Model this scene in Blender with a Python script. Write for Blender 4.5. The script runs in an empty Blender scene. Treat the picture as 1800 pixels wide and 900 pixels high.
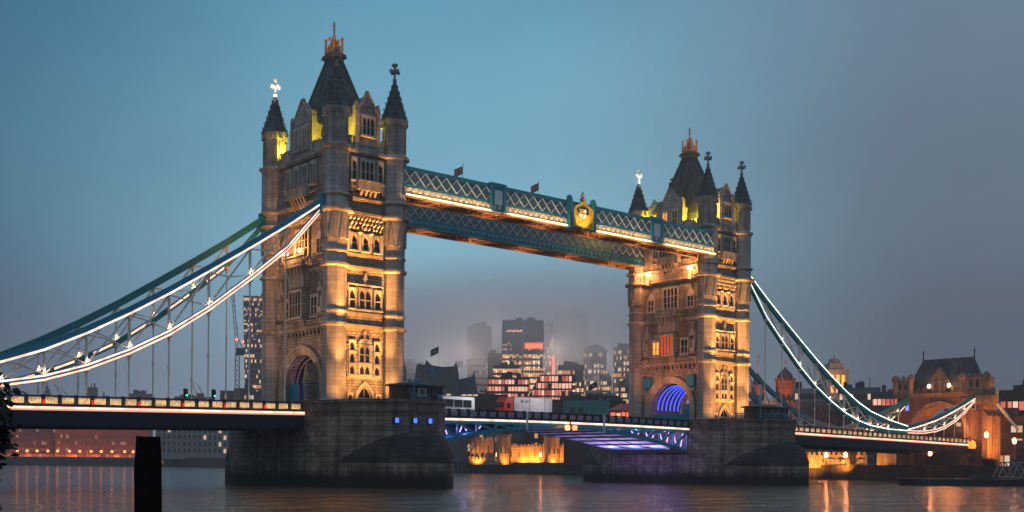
import bpy, bmesh, math, random
from mathutils import Matrix, Vector
random.seed(7)
R = math.radians
scene = bpy.context.scene
COL = scene.collection

# ------------------------------------------------------------------ camera
YAW, ROLL = R(39.765), R(0.499)
cam_d = bpy.data.cameras.new("camera")
cam = bpy.data.objects.new("camera", cam_d)
COL.objects.link(cam)
r0 = Vector((math.cos(YAW), -math.sin(YAW), 0)); u0 = Vector((0, 0, 1)); fwd = Vector((math.sin(YAW), math.cos(YAW), 0))
rt = r0*math.cos(ROLL) + u0*math.sin(ROLL); up = u0*math.cos(ROLL) - r0*math.sin(ROLL)
cam.matrix_world = Matrix(((rt.x, up.x, -fwd.x, -92.023), (rt.y, up.y, -fwd.y, -149.324), (rt.z, up.z, -fwd.z, 3.37), (0, 0, 0, 1)))
cam_d.sensor_width = 36; cam_d.lens = 36*2002.75/1800
cam_d.shift_x = 33.334/1800; cam_d.shift_y = (815.689-450)/1800
cam_d.clip_start = 0.2; cam_d.clip_end = 12000
scene.camera = cam

# ------------------------------------------------------------------ world: overcast dusk sky
world = bpy.data.worlds.new("World"); scene.world = world; world.use_nodes = True
def srgb(r, g, b):
    f = lambda c: (c/255/12.92) if c/255 <= .04045 else ((c/255+.055)/1.055)**2.4
    return (f(r), f(g), f(b), 1)
def build_world():
    nt = world.node_tree; N = nt.nodes; L = nt.links; N.clear()
    def math_(op, a, b=None):
        n = N.new('ShaderNodeMath'); n.operation = op
        for i, x in enumerate((a, b)):
            if x is None: continue
            if isinstance(x, (int, float)): n.inputs[i].default_value = x
            else: L.new(x, n.inputs[i])
        return n.outputs[0]
    tc = N.new('ShaderNodeTexCoord'); sep = N.new('ShaderNodeSeparateXYZ'); L.new(tc.outputs['Generated'], sep.inputs[0])
    az = math_('ARCTAN2', sep.outputs[0], sep.outputs[1])          # 0 = +y, grows towards +x
    nz = N.new('ShaderNodeTexNoise'); nz.inputs['Scale'].default_value = 2.2; nz.inputs['Detail'].default_value = 3
    L.new(tc.outputs['Generated'], nz.inputs['Vector'])
    wob = math_('MULTIPLY', math_('SUBTRACT', nz.outputs[0], .5), .16)
    el = math_('ADD', sep.outputs[2], math_('MULTIPLY', wob, .6))
    azw = math_('ADD', az, wob)
    def ramp(fac, stops):
        n = N.new('ShaderNodeValToRGB'); cr = n.color_ramp; cr.interpolation = 'EASE'
        while len(cr.elements) < len(stops): cr.elements.new(.5)
        for e, (p, c) in zip(cr.elements, stops): e.position = p; e.color = c
        L.new(fac, n.inputs[0]); return n.outputs[0]
    left = ramp(el, SKY_LEFT); mid = ramp(el, SKY_MID); right = ramp(el, SKY_RIGHT)
    def mapr(v, a, b):
        n = N.new('ShaderNodeMapRange'); n.interpolation_type = 'SMOOTHSTEP'
        L.new(v, n.inputs[0]); n.inputs[1].default_value = a; n.inputs[2].default_value = b; return n.outputs[0]
    def mix(f, a, b):
        n = N.new('ShaderNodeMix'); n.data_type = 'RGBA'; L.new(f, n.inputs[0])
        for x, i in ((a, 6), (b, 7)):
            if isinstance(x, tuple): n.inputs[i].default_value = x
            else: L.new(x, n.inputs[i])
        return n.outputs[2]
    c = mix(mapr(azw, R(13), R(36)), left, mid)
    c = mix(mapr(azw, R(38), R(62)), c, right)
    back = mapr(math_('ABSOLUTE', math_('SUBTRACT', az, R(40))), R(60), R(120))
    n3 = N.new('ShaderNodeTexNoise'); n3.inputs['Scale'].default_value = 7; n3.inputs['Detail'].default_value = 6; L.new(tc.outputs['Generated'], n3.inputs['Vector'])
    mo = math_('ADD', math_('MULTIPLY', n3.outputs[0], .22), .89)
    q = N.new('ShaderNodeMix'); q.data_type = 'RGBA'; q.blend_type = 'MULTIPLY'; q.inputs[0].default_value = 1; L.new(c, q.inputs[6]); L.new(mo, q.inputs[7]); c = q.outputs[2]
    c = mix(back, c, srgb(118, 134, 152))
    bg = N.new('ShaderNodeBackground'); L.new(c, bg.inputs[0]); bg.inputs[1].default_value = SKY_GAIN
    sky = N.new('ShaderNodeTexSky'); sky.sky_type = 'NISHITA'; sky.sun_disc = False
    sky.sun_elevation = R(2); sky.sun_rotation = R(-100)
    bg2 = N.new('ShaderNodeBackground'); L.new(sky.outputs[0], bg2.inputs[0]); bg2.inputs[1].default_value = 0.004
    add = N.new('ShaderNodeAddShader'); L.new(bg.outputs[0], add.inputs[0]); L.new(bg2.outputs[0], add.inputs[1])
    out = N.new('ShaderNodeOutputWorld'); L.new(add.outputs[0], out.inputs[0])
SKY_GAIN = 1.12
SKY_LEFT = [(0, srgb(90, 94, 112)), (.10, srgb(78, 95, 116)), (.22, srgb(70, 112, 137)), (.38, srgb(56, 106, 136)), (.62, (.10, .20, .28, 1)), (.9, (.30, .42, .52, 1))]
SKY_MID = [(0, srgb(166, 170, 180)), (.07, srgb(150, 174, 192)), (.17, srgb(134, 182, 202)), (.28, srgb(112, 164, 188)), (.40, srgb(94, 148, 176)), (.62, (.16, .30, .40, 1)), (.9, (.32, .44, .54, 1))]
SKY_RIGHT = [(0, srgb(72, 74, 86)), (.10, srgb(82, 90, 104)), (.22, srgb(96, 112, 129)), (.38, srgb(103, 123, 143)), (.62, (.16, .22, .30, 1)), (.9, (.30, .41, .52, 1))]
build_world()
HAZE, FOG, FORT, CITY = 0.00028, 0.013, 3.6, 13000
# added fill from behind the camera, no sun at dusk: very weak, very soft
sun_d = bpy.data.lights.new("sun", 'SUN'); sun_d.energy = 0.06; sun_d.angle = R(40); sun_d.color = (1, .93, .86)
sun = bpy.data.objects.new("sun", sun_d); COL.objects.link(sun)
sun.rotation_euler = (R(55), 0, R(-25))

vs = scene.view_settings
vs.view_transform = 'Standard'; vs.look = 'None'; vs.exposure = 0; vs.gamma = 1; vs.use_curve_mapping = False
cy = scene.cycles
cy.max_bounces = 8; cy.diffuse_bounces = 2; cy.glossy_bounces = 3; cy.transmission_bounces = 2; cy.volume_bounces = 3
cy.transparent_max_bounces = 6; cy.caustics_reflective = False; cy.caustics_refractive = False
cy.sample_clamp_indirect = 4; cy.sample_clamp_direct = 0
cy.use_adaptive_sampling = True; cy.adaptive_threshold = 0.01; cy.use_denoising = True; cy.denoising_prefilter = 'ACCURATE'
cy.volume_step_rate = 1.0; cy.volume_max_steps = 64

# ------------------------------------------------------------------ materials
def new_mat(name):
    m = bpy.data.materials.new(name); m.use_nodes = True
    nt = m.node_tree; bs = nt.nodes['Principled BSDF']
    return m, nt, nt.nodes, nt.links, bs
def plain(name, col, rough=.6, metal=0., spec=.4):
    m, nt, N, L, b = new_mat(name)
    b.inputs['Roughness'].default_value = rough; b.inputs['Metallic'].default_value = metal
    b.inputs['Specular IOR Level'].default_value = spec
    tc = N.new('ShaderNodeTexCoord'); n = N.new('ShaderNodeTexNoise'); n.inputs['Scale'].default_value = 1.3; n.inputs['Detail'].default_value = 5
    L.new(tc.outputs['Object'], n.inputs['Vector'])
    mx = N.new('ShaderNodeMix'); mx.data_type = 'RGBA'; L.new(n.outputs[0], mx.inputs[0])
    mx.inputs[6].default_value = (col[0]*.72, col[1]*.72, col[2]*.72, 1); mx.inputs[7].default_value = (min(1, col[0]*1.25), min(1, col[1]*1.25), min(1, col[2]*1.25), 1)
    L.new(mx.outputs[2], b.inputs['Base Color'])
    return m
def emit(name, col, strength, vary=0):
    m, nt, N, L, b = new_mat(name)
    b.inputs['Base Color'].default_value = (col[0]*.5, col[1]*.5, col[2]*.5, 1)
    b.inputs['Emission Color'].default_value = (*col, 1); b.inputs['Emission Strength'].default_value = strength
    if vary:                                                       # strips are runs of separate fittings, none quite as bright as the next
        ge = N.new('ShaderNodeNewGeometry'); n = N.new('ShaderNodeTexNoise'); n.inputs['Scale'].default_value = .9; n.inputs['Detail'].default_value = 3
        L.new(ge.outputs['Position'], n.inputs['Vector'])
        r = N.new('ShaderNodeMapRange'); L.new(n.outputs[0], r.inputs[0]); r.inputs[1].default_value = .3; r.inputs[2].default_value = .7; r.inputs[3].default_value = strength*(1-vary); r.inputs[4].default_value = strength*(1+vary)
        L.new(r.outputs[0], b.inputs['Emission Strength'])
    return m
def stone(name, c1, c2, mortar, bw, bh, ms, bump, rough=.85, stain=.5, tide=None, strk=.4):
    """coursed masonry: blocks on (x+y, z) of the object, block to block tone, rain streaks, bump"""
    m, nt, N, L, b = new_mat(name)
    b.inputs['Roughness'].default_value = rough; b.inputs['Specular IOR Level'].default_value = .25
    tc = N.new('ShaderNodeTexCoord'); sp = N.new('ShaderNodeSeparateXYZ'); L.new(tc.outputs['Object'], sp.inputs[0])
    ad = N.new('ShaderNodeMath'); L.new(sp.outputs[0], ad.inputs[0]); L.new(sp.outputs[1], ad.inputs[1])
    cb = N.new('ShaderNodeCombineXYZ'); L.new(ad.outputs[0], cb.inputs[0]); L.new(sp.outputs[2], cb.inputs[1])
    br = N.new('ShaderNodeTexBrick'); L.new(cb.outputs[0], br.inputs['Vector'])
    br.inputs['Scale'].default_value = 1; br.inputs['Brick Width'].default_value = bw; br.inputs['Row Height'].default_value = bh
    br.inputs['Mortar Size'].default_value = ms; br.inputs['Mortar Smooth'].default_value = .3; br.inputs['Bias'].default_value = 0
    br.inputs['Color1'].default_value = (*c1, 1); br.inputs['Color2'].default_value = (*c2, 1); br.inputs['Mortar'].default_value = (*mortar, 1)
    n = N.new('ShaderNodeTexNoise'); n.inputs['Scale'].default_value = .35; n.inputs['Detail'].default_value = 8; n.inputs['Roughness'].default_value = .65
    L.new(tc.outputs['Object'], n.inputs['Vector'])
    rp = N.new('ShaderNodeMapRange'); L.new(n.outputs[0], rp.inputs[0]); rp.inputs[1].default_value = .3; rp.inputs[2].default_value = .7
    rp.inputs[3].default_value = 1-stain; rp.inputs[4].default_value = 1.1
    mp = N.new('ShaderNodeMapping'); mp.inputs['Scale'].default_value = (1.1, 1.1, .06); L.new(tc.outputs['Object'], mp.inputs[0])
    n2 = N.new('ShaderNodeTexNoise'); n2.inputs['Scale'].default_value = 1; n2.inputs['Detail'].default_value = 4; L.new(mp.outputs[0], n2.inputs['Vector'])
    r2 = N.new('ShaderNodeMapRange'); L.new(n2.outputs[0], r2.inputs[0]); r2.inputs[1].default_value = .35; r2.inputs[2].default_value = .65
    r2.inputs[3].default_value = 1-strk; r2.inputs[4].default_value = 1.05
    mu = N.new('ShaderNodeMath'); mu.operation = 'MULTIPLY'; L.new(rp.outputs[0], mu.inputs[0]); L.new(r2.outputs[0], mu.inputs[1])
    mx = N.new('ShaderNodeMix'); mx.data_type = 'RGBA'; mx.blend_type = 'MULTIPLY'; mx.inputs[0].default_value = 1
    L.new(br.outputs['Color'], mx.inputs[6]); L.new(mu.outputs[0], mx.inputs[7])
    col = mx.outputs[2]
    if tide:                                                      # weed and mud left by the tide, edge broken by noise
        ge = N.new('ShaderNodeNewGeometry'); s2 = N.new('ShaderNodeSeparateXYZ'); L.new(ge.outputs['Position'], s2.inputs[0])
        a = N.new('ShaderNodeMath'); L.new(s2.outputs[2], a.inputs[0])
        q = N.new('ShaderNodeMath'); q.operation = 'MULTIPLY'; q.inputs[1].default_value = 2.0; L.new(n2.outputs[0], q.inputs[0]); L.new(q.outputs[0], a.inputs[1])
        t = N.new('ShaderNodeMapRange'); L.new(a.outputs[0], t.inputs[0]); t.inputs[1].default_value = tide; t.inputs[2].default_value = tide+1.6
        m2 = N.new('ShaderNodeMix'); m2.data_type = 'RGBA'; L.new(t.outputs[0], m2.inputs[0]); m2.inputs[6].default_value = (.016, .018, .012, 1); L.new(col, m2.inputs[7])
        col = m2.outputs[2]
    L.new(col, b.inputs['Base Color'])
    ad2 = N.new('ShaderNodeMath'); ad2.operation = 'ADD'
    nf = N.new('ShaderNodeTexNoise'); nf.inputs['Scale'].default_value = 3.5; nf.inputs['Detail'].default_value = 6; L.new(tc.outputs['Object'], nf.inputs['Vector'])
    iv = N.new('ShaderNodeMath'); iv.operation = 'SUBTRACT'; iv.inputs[0].default_value = 1; L.new(br.outputs['Fac'], iv.inputs[1])
    L.new(iv.outputs[0], ad2.inputs[0]); L.new(nf.outputs[0], ad2.inputs[1])
    bp = N.new('ShaderNodeBump'); bp.inputs['Strength'].default_value = bump; bp.inputs['Distance'].default_value = .12
    L.new(ad2.outputs[0], bp.inputs['Height']); L.new(bp.outputs[0], b.inputs['Normal'])
    return m
def grid_glow(name, cx, cz, dark, cols, strength, thr, base=(.03, .035, .04)):
    """curtain wall glass whose rooms are lit at random: cell (cx by cz metres) noise decides which"""
    m, nt, N, L, b = new_mat(name)
    b.inputs['Base Color'].default_value = (*base, 1); b.inputs['Roughness'].default_value = .25
    tc = N.new('ShaderNodeTexCoord'); sp = N.new('ShaderNodeSeparateXYZ'); L.new(tc.outputs['Object'], sp.inputs[0])
    def M(op, a, v):
        n = N.new('ShaderNodeMath'); n.operation = op
        L.new(a, n.inputs[0])
        if isinstance(v, (int, float)): n.inputs[1].default_value = v
        else: L.new(v, n.inputs[1])
        return n.outputs[0]
    h = M('ADD', sp.outputs[0], sp.outputs[1])
    fx = M('FLOOR', M('DIVIDE', h, cx), 0); fz = M('FLOOR', M('DIVIDE', sp.outputs[2], cz), 0)
    cb = N.new('ShaderNodeCombineXYZ'); L.new(fx, cb.inputs[0]); L.new(fz, cb.inputs[1])
    wn = N.new('ShaderNodeTexWhiteNoise'); wn.noise_dimensions = '2D'; L.new(cb.outputs[0], wn.inputs[0])
    on = M('GREATER_THAN', wn.outputs[0], thr)
    fr = M('LESS_THAN', M('ABSOLUTE', M('SUBTRACT', M('FRACT', M('DIVIDE', h, cx), 0), .5), 0), .40)
    rp = N.new('ShaderNodeValToRGB'); cr = rp.color_ramp
    while len(cr.elements) < len(cols): cr.elements.new(.5)
    for i, (e, c) in enumerate(zip(cr.elements, cols)): e.position = thr + (1-thr)*i/max(1, len(cols)-1); e.color = (*c, 1)
    L.new(wn.outputs[0], rp.inputs[0])
    L.new(rp.outputs[0], b.inputs['Emission Color'])
    vary = M('ADD', M('MULTIPLY', wn.outputs[1] if False else wn.outputs[0], .9), .25)
    st = M('MULTIPLY', M('MULTIPLY', M('MULTIPLY', on, fr), vary), strength)
    L.new(st, b.inputs['Emission Strength'])
    return m

ASH = stone("portland ashlar", (.49, .465, .43), (.62, .59, .545), (.31, .29, .26), 1.5, .62, .02, .25, stain=.45)
RUB = stone("rock faced granite wall", (.37, .33, .28), (.56, .51, .43), (.18, .15, .12), .85, .42, .05, .9, stain=.45)
TRIM = stone("white portland trim", (.62, .57, .48), (.70, .65, .55), (.5, .46, .4), 2.2, .8, .01, .12, stain=.3)
BAND = stone("moulded stone bands", (.50, .44, .35), (.58, .52, .42), (.38, .33, .26), 2.0, .5, .01, .15, stain=.5)
GRAN = stone("cornish granite pier", (.20, .17, .14), (.37, .32, .265), (.085, .073, .061), 1.7, .7, .03, .7, stain=.55, tide=2.3, strk=.55)
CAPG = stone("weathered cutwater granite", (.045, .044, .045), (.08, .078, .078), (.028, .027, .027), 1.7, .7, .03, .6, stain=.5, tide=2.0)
QUAY = stone("quay wall stone", (.07, .06, .05), (.11, .095, .08), (.04, .035, .03), 1.6, .6, .03, .6, stain=.5, tide=.6)
RAG = stone("kentish ragstone", (.30, .26, .20), (.46, .40, .31), (.20, .17, .13), .8, .4, .04, .6, stain=.35)
BRICKR = stone("dull red brick", (.20, .10, .07), (.26, .13, .09), (.16, .12, .1), .5, .2, .02, .2)
SLATE = stone("welsh slate", (.085, .10, .108), (.135, .155, .165), (.055, .064, .07), .5, .35, .03, .35, rough=.55, stain=.35)
LEADR = plain("lead roof", (.06, .07, .08), .5)
TEAL = plain("bridge blue paint", (.02, .22, .36), .4)
TEALD = plain("dark teal paint", (.010, .20, .245), .45)
NAVY = plain("navy blue paint", (.008, .016, .04), .6, 0, .2)
PALEB = plain("pale blue paint", (.52, .64, .72), .45)
WHITE = plain("white paint", (.72, .70, .66), .45)
CREAM = plain("cream painted iron", (.74, .64, .44), .5)
REDP = plain("red paint", (.5, .02, .02), .4)
GOLD = plain("gold leaf", (.85, .52, .10), .32, .75)
COPPER = plain("gilt copper", (.80, .34, .10), .4, .3)
GLASS = plain("dark leaded glass", (.012, .014, .018), .15, 0, .6)
BLACKM = plain("black iron", (.012, .012, .014), .5)
ASPH = plain("asphalt", (.05, .05, .05), .9)
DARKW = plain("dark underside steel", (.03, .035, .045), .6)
WOODB = plain("tarred timber", (.006, .0055, .005), 1.0, 0, .05)
BARK = plain("wet bark", (.035, .025, .018), .9)
LEAFD = plain("dark evergreen leaf", (.010, .014, .008), .7)
GREYW = plain("grey curtain wall", (.10, .11, .125), .4)
GREYD = plain("dark grey cladding", (.05, .056, .065), .5)
GREYL = plain("pale concrete", (.26, .26, .26), .7)
BROWNB = plain("brown brick", (.075, .05, .04), .9, 0, .1)
TEALB = plain("verdigris cladding", (.05, .22, .22), .6)
BOXW = plain("white lorry box", (.62, .63, .68), .4)
COACHW = plain("white coach paint", (.70, .76, .84), .3)
LED = emit("white led strip", (1, .66, .52), 1.7, .4)
LEDP = emit("pink white led strip", (1, .42, .29), 2.4, .35)
LEDK = emit("pink strip edge glow", (1, .42, .32), .85)  # pink edge glow of the led, drawn as a second strip
LEDC = emit("warm white led strip", (1, .74, .46), 1.15, .35)
LEDB = emit("blue led rib", (.05, .09, 1), 1.7)
LEDV = emit("violet led tube", (.62, .42, 1), 2.2)
BULBW = emit("warm lamp bulb", (1, .55, .25), 14)
BULBO = emit("sodium lamp bulb", (1, .34, .06), 22)
BULBB = emit("blue lamp lens", (.04, .14, 1), 2.2)
BULBR = emit("red signal lens", (1, .06, .02), 12)
BULBY = emit("amber signal lens", (1, .25, .03), 12)
WINO = emit("orange lit window", (1, .38, .06), 1.6)
WINR = emit("dim red lit window", (.8, .12, .03), .5)
YELW = emit("yellow lit cabinet", (1, .46, .03), .8)

# ------------------------------------------------------------------ mesh builder
class MB:
    def __init__(s, M=None): s.v = []; s.f = []; s.m = []; s.M = M or Matrix.Identity(4); s.mi = 0
    def add(s, vs, fs):
        o = len(s.v)
        s.v += [s.M @ Vector(p) for p in vs]
        for f in fs: s.f.append([o+i for i in f]); s.m.append(s.mi)
        return s
    def box(s, x0, x1, y0, y1, z0, z1):
        return s.add([(x, y, z) for z in (z0, z1) for x, y in ((x0, y0), (x1, y0), (x1, y1), (x0, y1))],
                     [(3, 2, 1, 0), (4, 5, 6, 7), (0, 1, 5, 4), (1, 2, 6, 5), (2, 3, 7, 6), (3, 0, 4, 7)])
    def lathe(s, prof, n=8, c=(0, 0), rot=None, cap=True):
        rot = math.pi/n if rot is None else rot
        vs = [(c[0]+r*math.cos(rot+2*math.pi*i/n), c[1]+r*math.sin(rot+2*math.pi*i/n), z) for z, r in prof for i in range(n)]
        fs = [(k*n+i, k*n+(i+1) % n, (k+1)*n+(i+1) % n, (k+1)*n+i) for k in range(len(prof)-1) for i in range(n)]
        if cap: fs += [tuple(range(n-1, -1, -1)), tuple((len(prof)-1)*n+i for i in range(n))]
        return s.add(vs, fs)
    def bar(s, a, b, w, h=None, n=4):
        a, b = Vector(a), Vector(b); d = (b-a)
        if d.length < 1e-6: return s
        d.normalize(); ref = Vector((0, 0, 1)) if abs(d.z) < .95 else Vector((1, 0, 0))
        p = d.cross(ref).normalized(); q = p.cross(d); h = h or w
        if n == 4: off = [(-w/2, -h/2), (w/2, -h/2), (w/2, h/2), (-w/2, h/2)]
        else: off = [(w/2*math.cos(2*math.pi*i/n), h/2*math.sin(2*math.pi*i/n)) for i in range(n)]
        vs = [e+p*o[0]+q*o[1] for e in (a, b) for o in off]
        return s.add(vs, [(i, (i+1) % n, n+(i+1) % n, n+i) for i in range(n)] + [tuple(range(n-1, -1, -1)), tuple(range(n, 2*n))])
    def taper(s, pts, rads, n=6):
        ref = Vector((.3, .5, .8)).normalized(); vs = []
        for i, p in enumerate(pts):
            p = Vector(p); d = (Vector(pts[min(i+1, len(pts)-1)])-Vector(pts[max(i-1, 0)])).normalized()
            a = d.cross(ref).normalized(); b = d.cross(a)
            vs += [p+a*rads[i]*math.cos(2*math.pi*k/n)+b*rads[i]*math.sin(2*math.pi*k/n) for k in range(n)]
        fs = [(k*n+i, k*n+(i+1) % n, (k+1)*n+(i+1) % n, (k+1)*n+i) for k in range(len(pts)-1) for i in range(n)]
        return s.add(vs, fs+[tuple(range(n)), tuple(range(len(vs)-1, len(vs)-n-1, -1))])
    def extr(s, poly, t0, t1):
        """polygon in (s, z) pushed from t0 to t1 along y"""
        n = len(poly)
        return s.add([(p[0], t0, p[1]) for p in poly]+[(p[0], t1, p[1]) for p in poly],
                     [tuple(range(n)), tuple(range(2*n-1, n-1, -1))]+[(i, n+i, n+(i+1) % n, (i+1) % n) for i in range(n)])
    def prism(s, poly, z0, z1, top=1.0):
        n = len(poly); cx = sum(p[0] for p in poly)/n; cyy = sum(p[1] for p in poly)/n
        return s.add([(p[0], p[1], z0) for p in poly]+[(cx+(p[0]-cx)*top, cyy+(p[1]-cyy)*top, z1) for p in poly],
                     [tuple(range(n-1, -1, -1)), tuple(range(n, 2*n))]+[(i, (i+1) % n, n+(i+1) % n, n+i) for i in range(n)])
    def frustum(s, x0, x1, y0, y1, z0, a0, a1, b0, b1, z1):
        return s.add([(x0, y0, z0), (x1, y0, z0), (x1, y1, z0), (x0, y1, z0), (a0, b0, z1), (a1, b0, z1), (a1, b1, z1), (a0, b1, z1)],
                     [(3, 2, 1, 0), (4, 5, 6, 7), (0, 1, 5, 4), (1, 2, 6, 5), (2, 3, 7, 6), (3, 0, 4, 7)])
    def ring(s, outer, inner, t0, t1):
        """plate between two matched outlines in (s, z), from t0 to t1 along y, with the reveal"""
        n = len(outer)
        vs = [(p[0], t, p[1]) for t in (t0, t1) for ln in (outer, inner) for p in ln]
        O0, I0, O1, I1 = 0, n, 2*n, 3*n; fs = []
        for i in range(n):
            j = (i+1) % n
            fs += [(O1+i, O1+j, I1+j, I1+i), (O0+i, I0+i, I0+j, O0+j), (I0+i, I1+i, I1+j, I0+j), (O0+i, O0+j, O1+j, O1+i)]
        return s.add(vs, fs)
    def build(s, name, mats, parent=None, smooth=False):
        me = bpy.data.meshes.new(name); me.from_pydata([tuple(p) for p in s.v], [], s.f)
        for m in (mats if isinstance(mats, (list, tuple)) else [mats]): me.materials.append(m)
        if any(s.m):
            for p, i in zip(me.polygons, s.m): p.material_index = i
        bm = bmesh.new(); bm.from_mesh(me); bmesh.ops.recalc_face_normals(bm, faces=bm.faces); bm.to_mesh(me); bm.free()
        if smooth:
            for p in me.polygons: p.use_smooth = True
        o = bpy.data.objects.new(name, me); COL.objects.link(o)
        if parent: o.parent = parent
        return o
def tag(o, label=None, cat=None, group=None, kind=None):
    if label: o['label'] = label
    if cat: o['category'] = cat
    if group: o['group'] = group
    if kind: o['kind'] = kind
    return o
def thing(name, label, cat, loc=(0, 0, 0), rz=0, group=None):
    o = bpy.data.objects.new(name, None); COL.objects.link(o); o.location = loc; o.rotation_euler = (0, 0, rz)
    o.empty_display_size = .5
    return tag(o, label, cat, group)
def copy_thing(src, loc, rz=None, label=None):
    c = src.copy(); COL.objects.link(c); c.location = loc
    if rz is not None: c.rotation_euler = (0, 0, rz)
    if label: c['label'] = label
    for ch in list(src.children):
        d = ch.copy(); COL.objects.link(d); d.parent = c
        for g in list(ch.children):
            e = g.copy(); COL.objects.link(e); e.parent = d
    return c
def lamp(name, kind, loc, power, col, aim=None, angle=70, blend=.6, size=.3, parent=None):
    d = bpy.data.lights.new(name, kind); d.energy = power; d.color = col
    if kind == 'AREA': d.size = size
    else: d.shadow_soft_size = size
    if kind == 'SPOT': d.spot_size = R(angle); d.spot_blend = blend
    o = bpy.data.objects.new(name, d); COL.objects.link(o); o.location = loc
    if aim is not None:
        o.rotation_euler = (Vector(aim)-Vector(loc)).to_track_quat('-Z', 'Y').to_euler()
    if parent: o.parent = parent
    return o
def FACE(side, off):
    """(s along the wall to the viewer's right, t outwards, z) -> tower space"""
    ax = {'E': ((1, 0), (0, -1)), 'S': ((0, -1), (-1, 0)), 'N': ((0, 1), (1, 0)), 'W': ((-1, 0), (0, 1))}[side]
    (sx, sy), (tx, ty) = ax
    return Matrix(((sx, tx, 0, tx*off), (sy, ty, 0, ty*off), (0, 0, 1, 0), (0, 0, 0, 1)))
def opening(s0, s1, z0, z1, shape, n=7):
    """outline, counter clockwise from the lower left"""
    c, w = (s0+s1)/2, (s1-s0)/2
    if shape == 'flat': top = [(s1, z1), (s0, z1)]
    elif shape == 'round':
        rise = min(w, (z1-z0)*.6); top = [(c+w*math.cos(math.pi*i/(2*n)), z1-rise+rise*math.sin(math.pi*i/(2*n))) for i in range(2*n+1)]
    else:
        rise = min(w*1.7, (z1-z0)*.6)
        rhs = [(c+w*math.cos(a)**.9 if math.cos(a) > 0 else c, z1-rise+rise*math.sin(a)**1.0) for a in [math.pi/2*i/4 for i in range(4)]]
        rhs = [(s1, z1-rise), (c+w*.86, z1-rise*.62), (c+w*.5, z1-rise*.26), (c, z1)]
        top = rhs+[(2*c-p[0], p[1]) for p in reversed(rhs[:-1])]
    return [(s0, z0), (s1, z0)]+top
def match_rect(inner, s0, s1, z0, z1):
    cs = (inner[0][0]+inner[1][0])/2; cz = (z0+z1)/2; out = []
    for p in inner:
        dx, dz = p[0]-cs, p[1]-cz
        k = min(((s1-cs) if dx > 0 else (cs-s0))/abs(dx) if abs(dx) > 1e-6 else 1e9, ((z1-cz) if dz > 0 else (cz-z0))/abs(dz) if abs(dz) > 1e-6 else 1e9)
        out.append([cs+dx*k, cz+dz*k])
    for cx, cz_ in ((s0, z0), (s1, z0), (s1, z1), (s0, z1)):
        i = min(range(len(out)), key=lambda i: (out[i][0]-cx)**2+(out[i][1]-cz_)**2); out[i] = [cx, cz_]
    return out
def window(parent, side, off, s, z0, w, h, cols=1, rows=1, shape='point', pane=None, fmat=None, depth=.34, edge=.22, mull=.14, head=.3, name='window'):
    F = FACE(side, off); mb = MB(F); pb = MB(F); cw = w/cols
    for c in range(cols):
        a = s-w/2+c*cw; i0 = a+(mull/2 if c else 0); i1 = a+cw-(mull/2 if c < cols-1 else 0)
        inn = opening(i0, i1, z0, z0+h, shape)
        o0 = a-(edge if c == 0 else 0); o1 = a+cw+(edge if c == cols-1 else 0)
        mb.ring(match_rect(inn, o0, o1, z0-edge*.6, z0+h+head), inn, .003, depth)
        pb.extr(inn, .05, .07)
        for r in range(1, rows):
            zz = z0+h*r/rows*(.92 if shape != 'flat' else 1)
            mb.box(i0-.02, i1+.02, .072, depth*.7, zz-.06, zz+.06)
    mb.box(s-w/2-edge*1.5, s+w/2+edge*1.5, .002, depth+.16, z0-edge*.6-.2, z0-edge*.6-.002)
    f = mb.build(name, fmat or TRIM, parent)
    pb.build('pane', pane or GLASS, f)
    return f
# ================================================================== the setting: water, ground, banks
def water_mat():
    m, nt, N, L, b = new_mat("thames water")
    b.inputs['Base Color'].default_value = (.12, .074, .042, 1); b.inputs['Roughness'].default_value = .1
    b.inputs['Specular IOR Level'].default_value = .5; b.inputs['IOR'].default_value = 1.33
    tc = N.new('ShaderNodeTexCoord'); h = None
    for sc, st, d in ((.11, 1.0, 3), (.36, .58, 3), (1.1, .22, 3)):
        mp = N.new('ShaderNodeMapping'); mp.inputs['Rotation'].default_value = (0, 0, R(-35)); mp.inputs['Scale'].default_value = (sc*.6, sc*1.5, sc)
        L.new(tc.outputs['Object'], mp.inputs[0])
        n = N.new('ShaderNodeTexNoise'); n.inputs['Scale'].default_value = 1; n.inputs['Detail'].default_value = d; L.new(mp.outputs[0], n.inputs['Vector'])
        mu = N.new('ShaderNodeMath'); mu.operation = 'MULTIPLY'; L.new(n.outputs[0], mu.inputs[0]); mu.inputs[1].default_value = st
        if h is None: h = mu.outputs[0]
        else:
            a = N.new('ShaderNodeMath'); L.new(h, a.inputs[0]); L.new(mu.outputs[0], a.inputs[1]); h = a.outputs[0]
    bp = N.new('ShaderNodeBump'); bp.inputs['Strength'].default_value = 1.0; bp.inputs['Distance'].default_value = 1.0
    L.new(h, bp.inputs['Height']); L.new(bp.outputs[0], b.inputs['Normal'])
    return m
MUD = plain("bank paving", (.07, .065, .06), .9)
tag(MB().add([(-3000, -3000, 0), (3000, -3000, 0), (3000, 3000, 0), (-3000, 3000, 0)], [(0, 1, 2, 3)]).build("water", water_mat()), kind='structure')
BANK = [(176, -600), (176, -60), (177, 20), (171, 60), (166, 110), (168, 182), (186, 320), (201, 458), (199.5, 486), (190, 545.5), (134, 592), (55, 658), (-80, 790), (-400, 1150), (-900, 1700)]
def bank_z(y): return 3.1 + 1.5*max(0, min(1, (y-230)/150))
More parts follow.
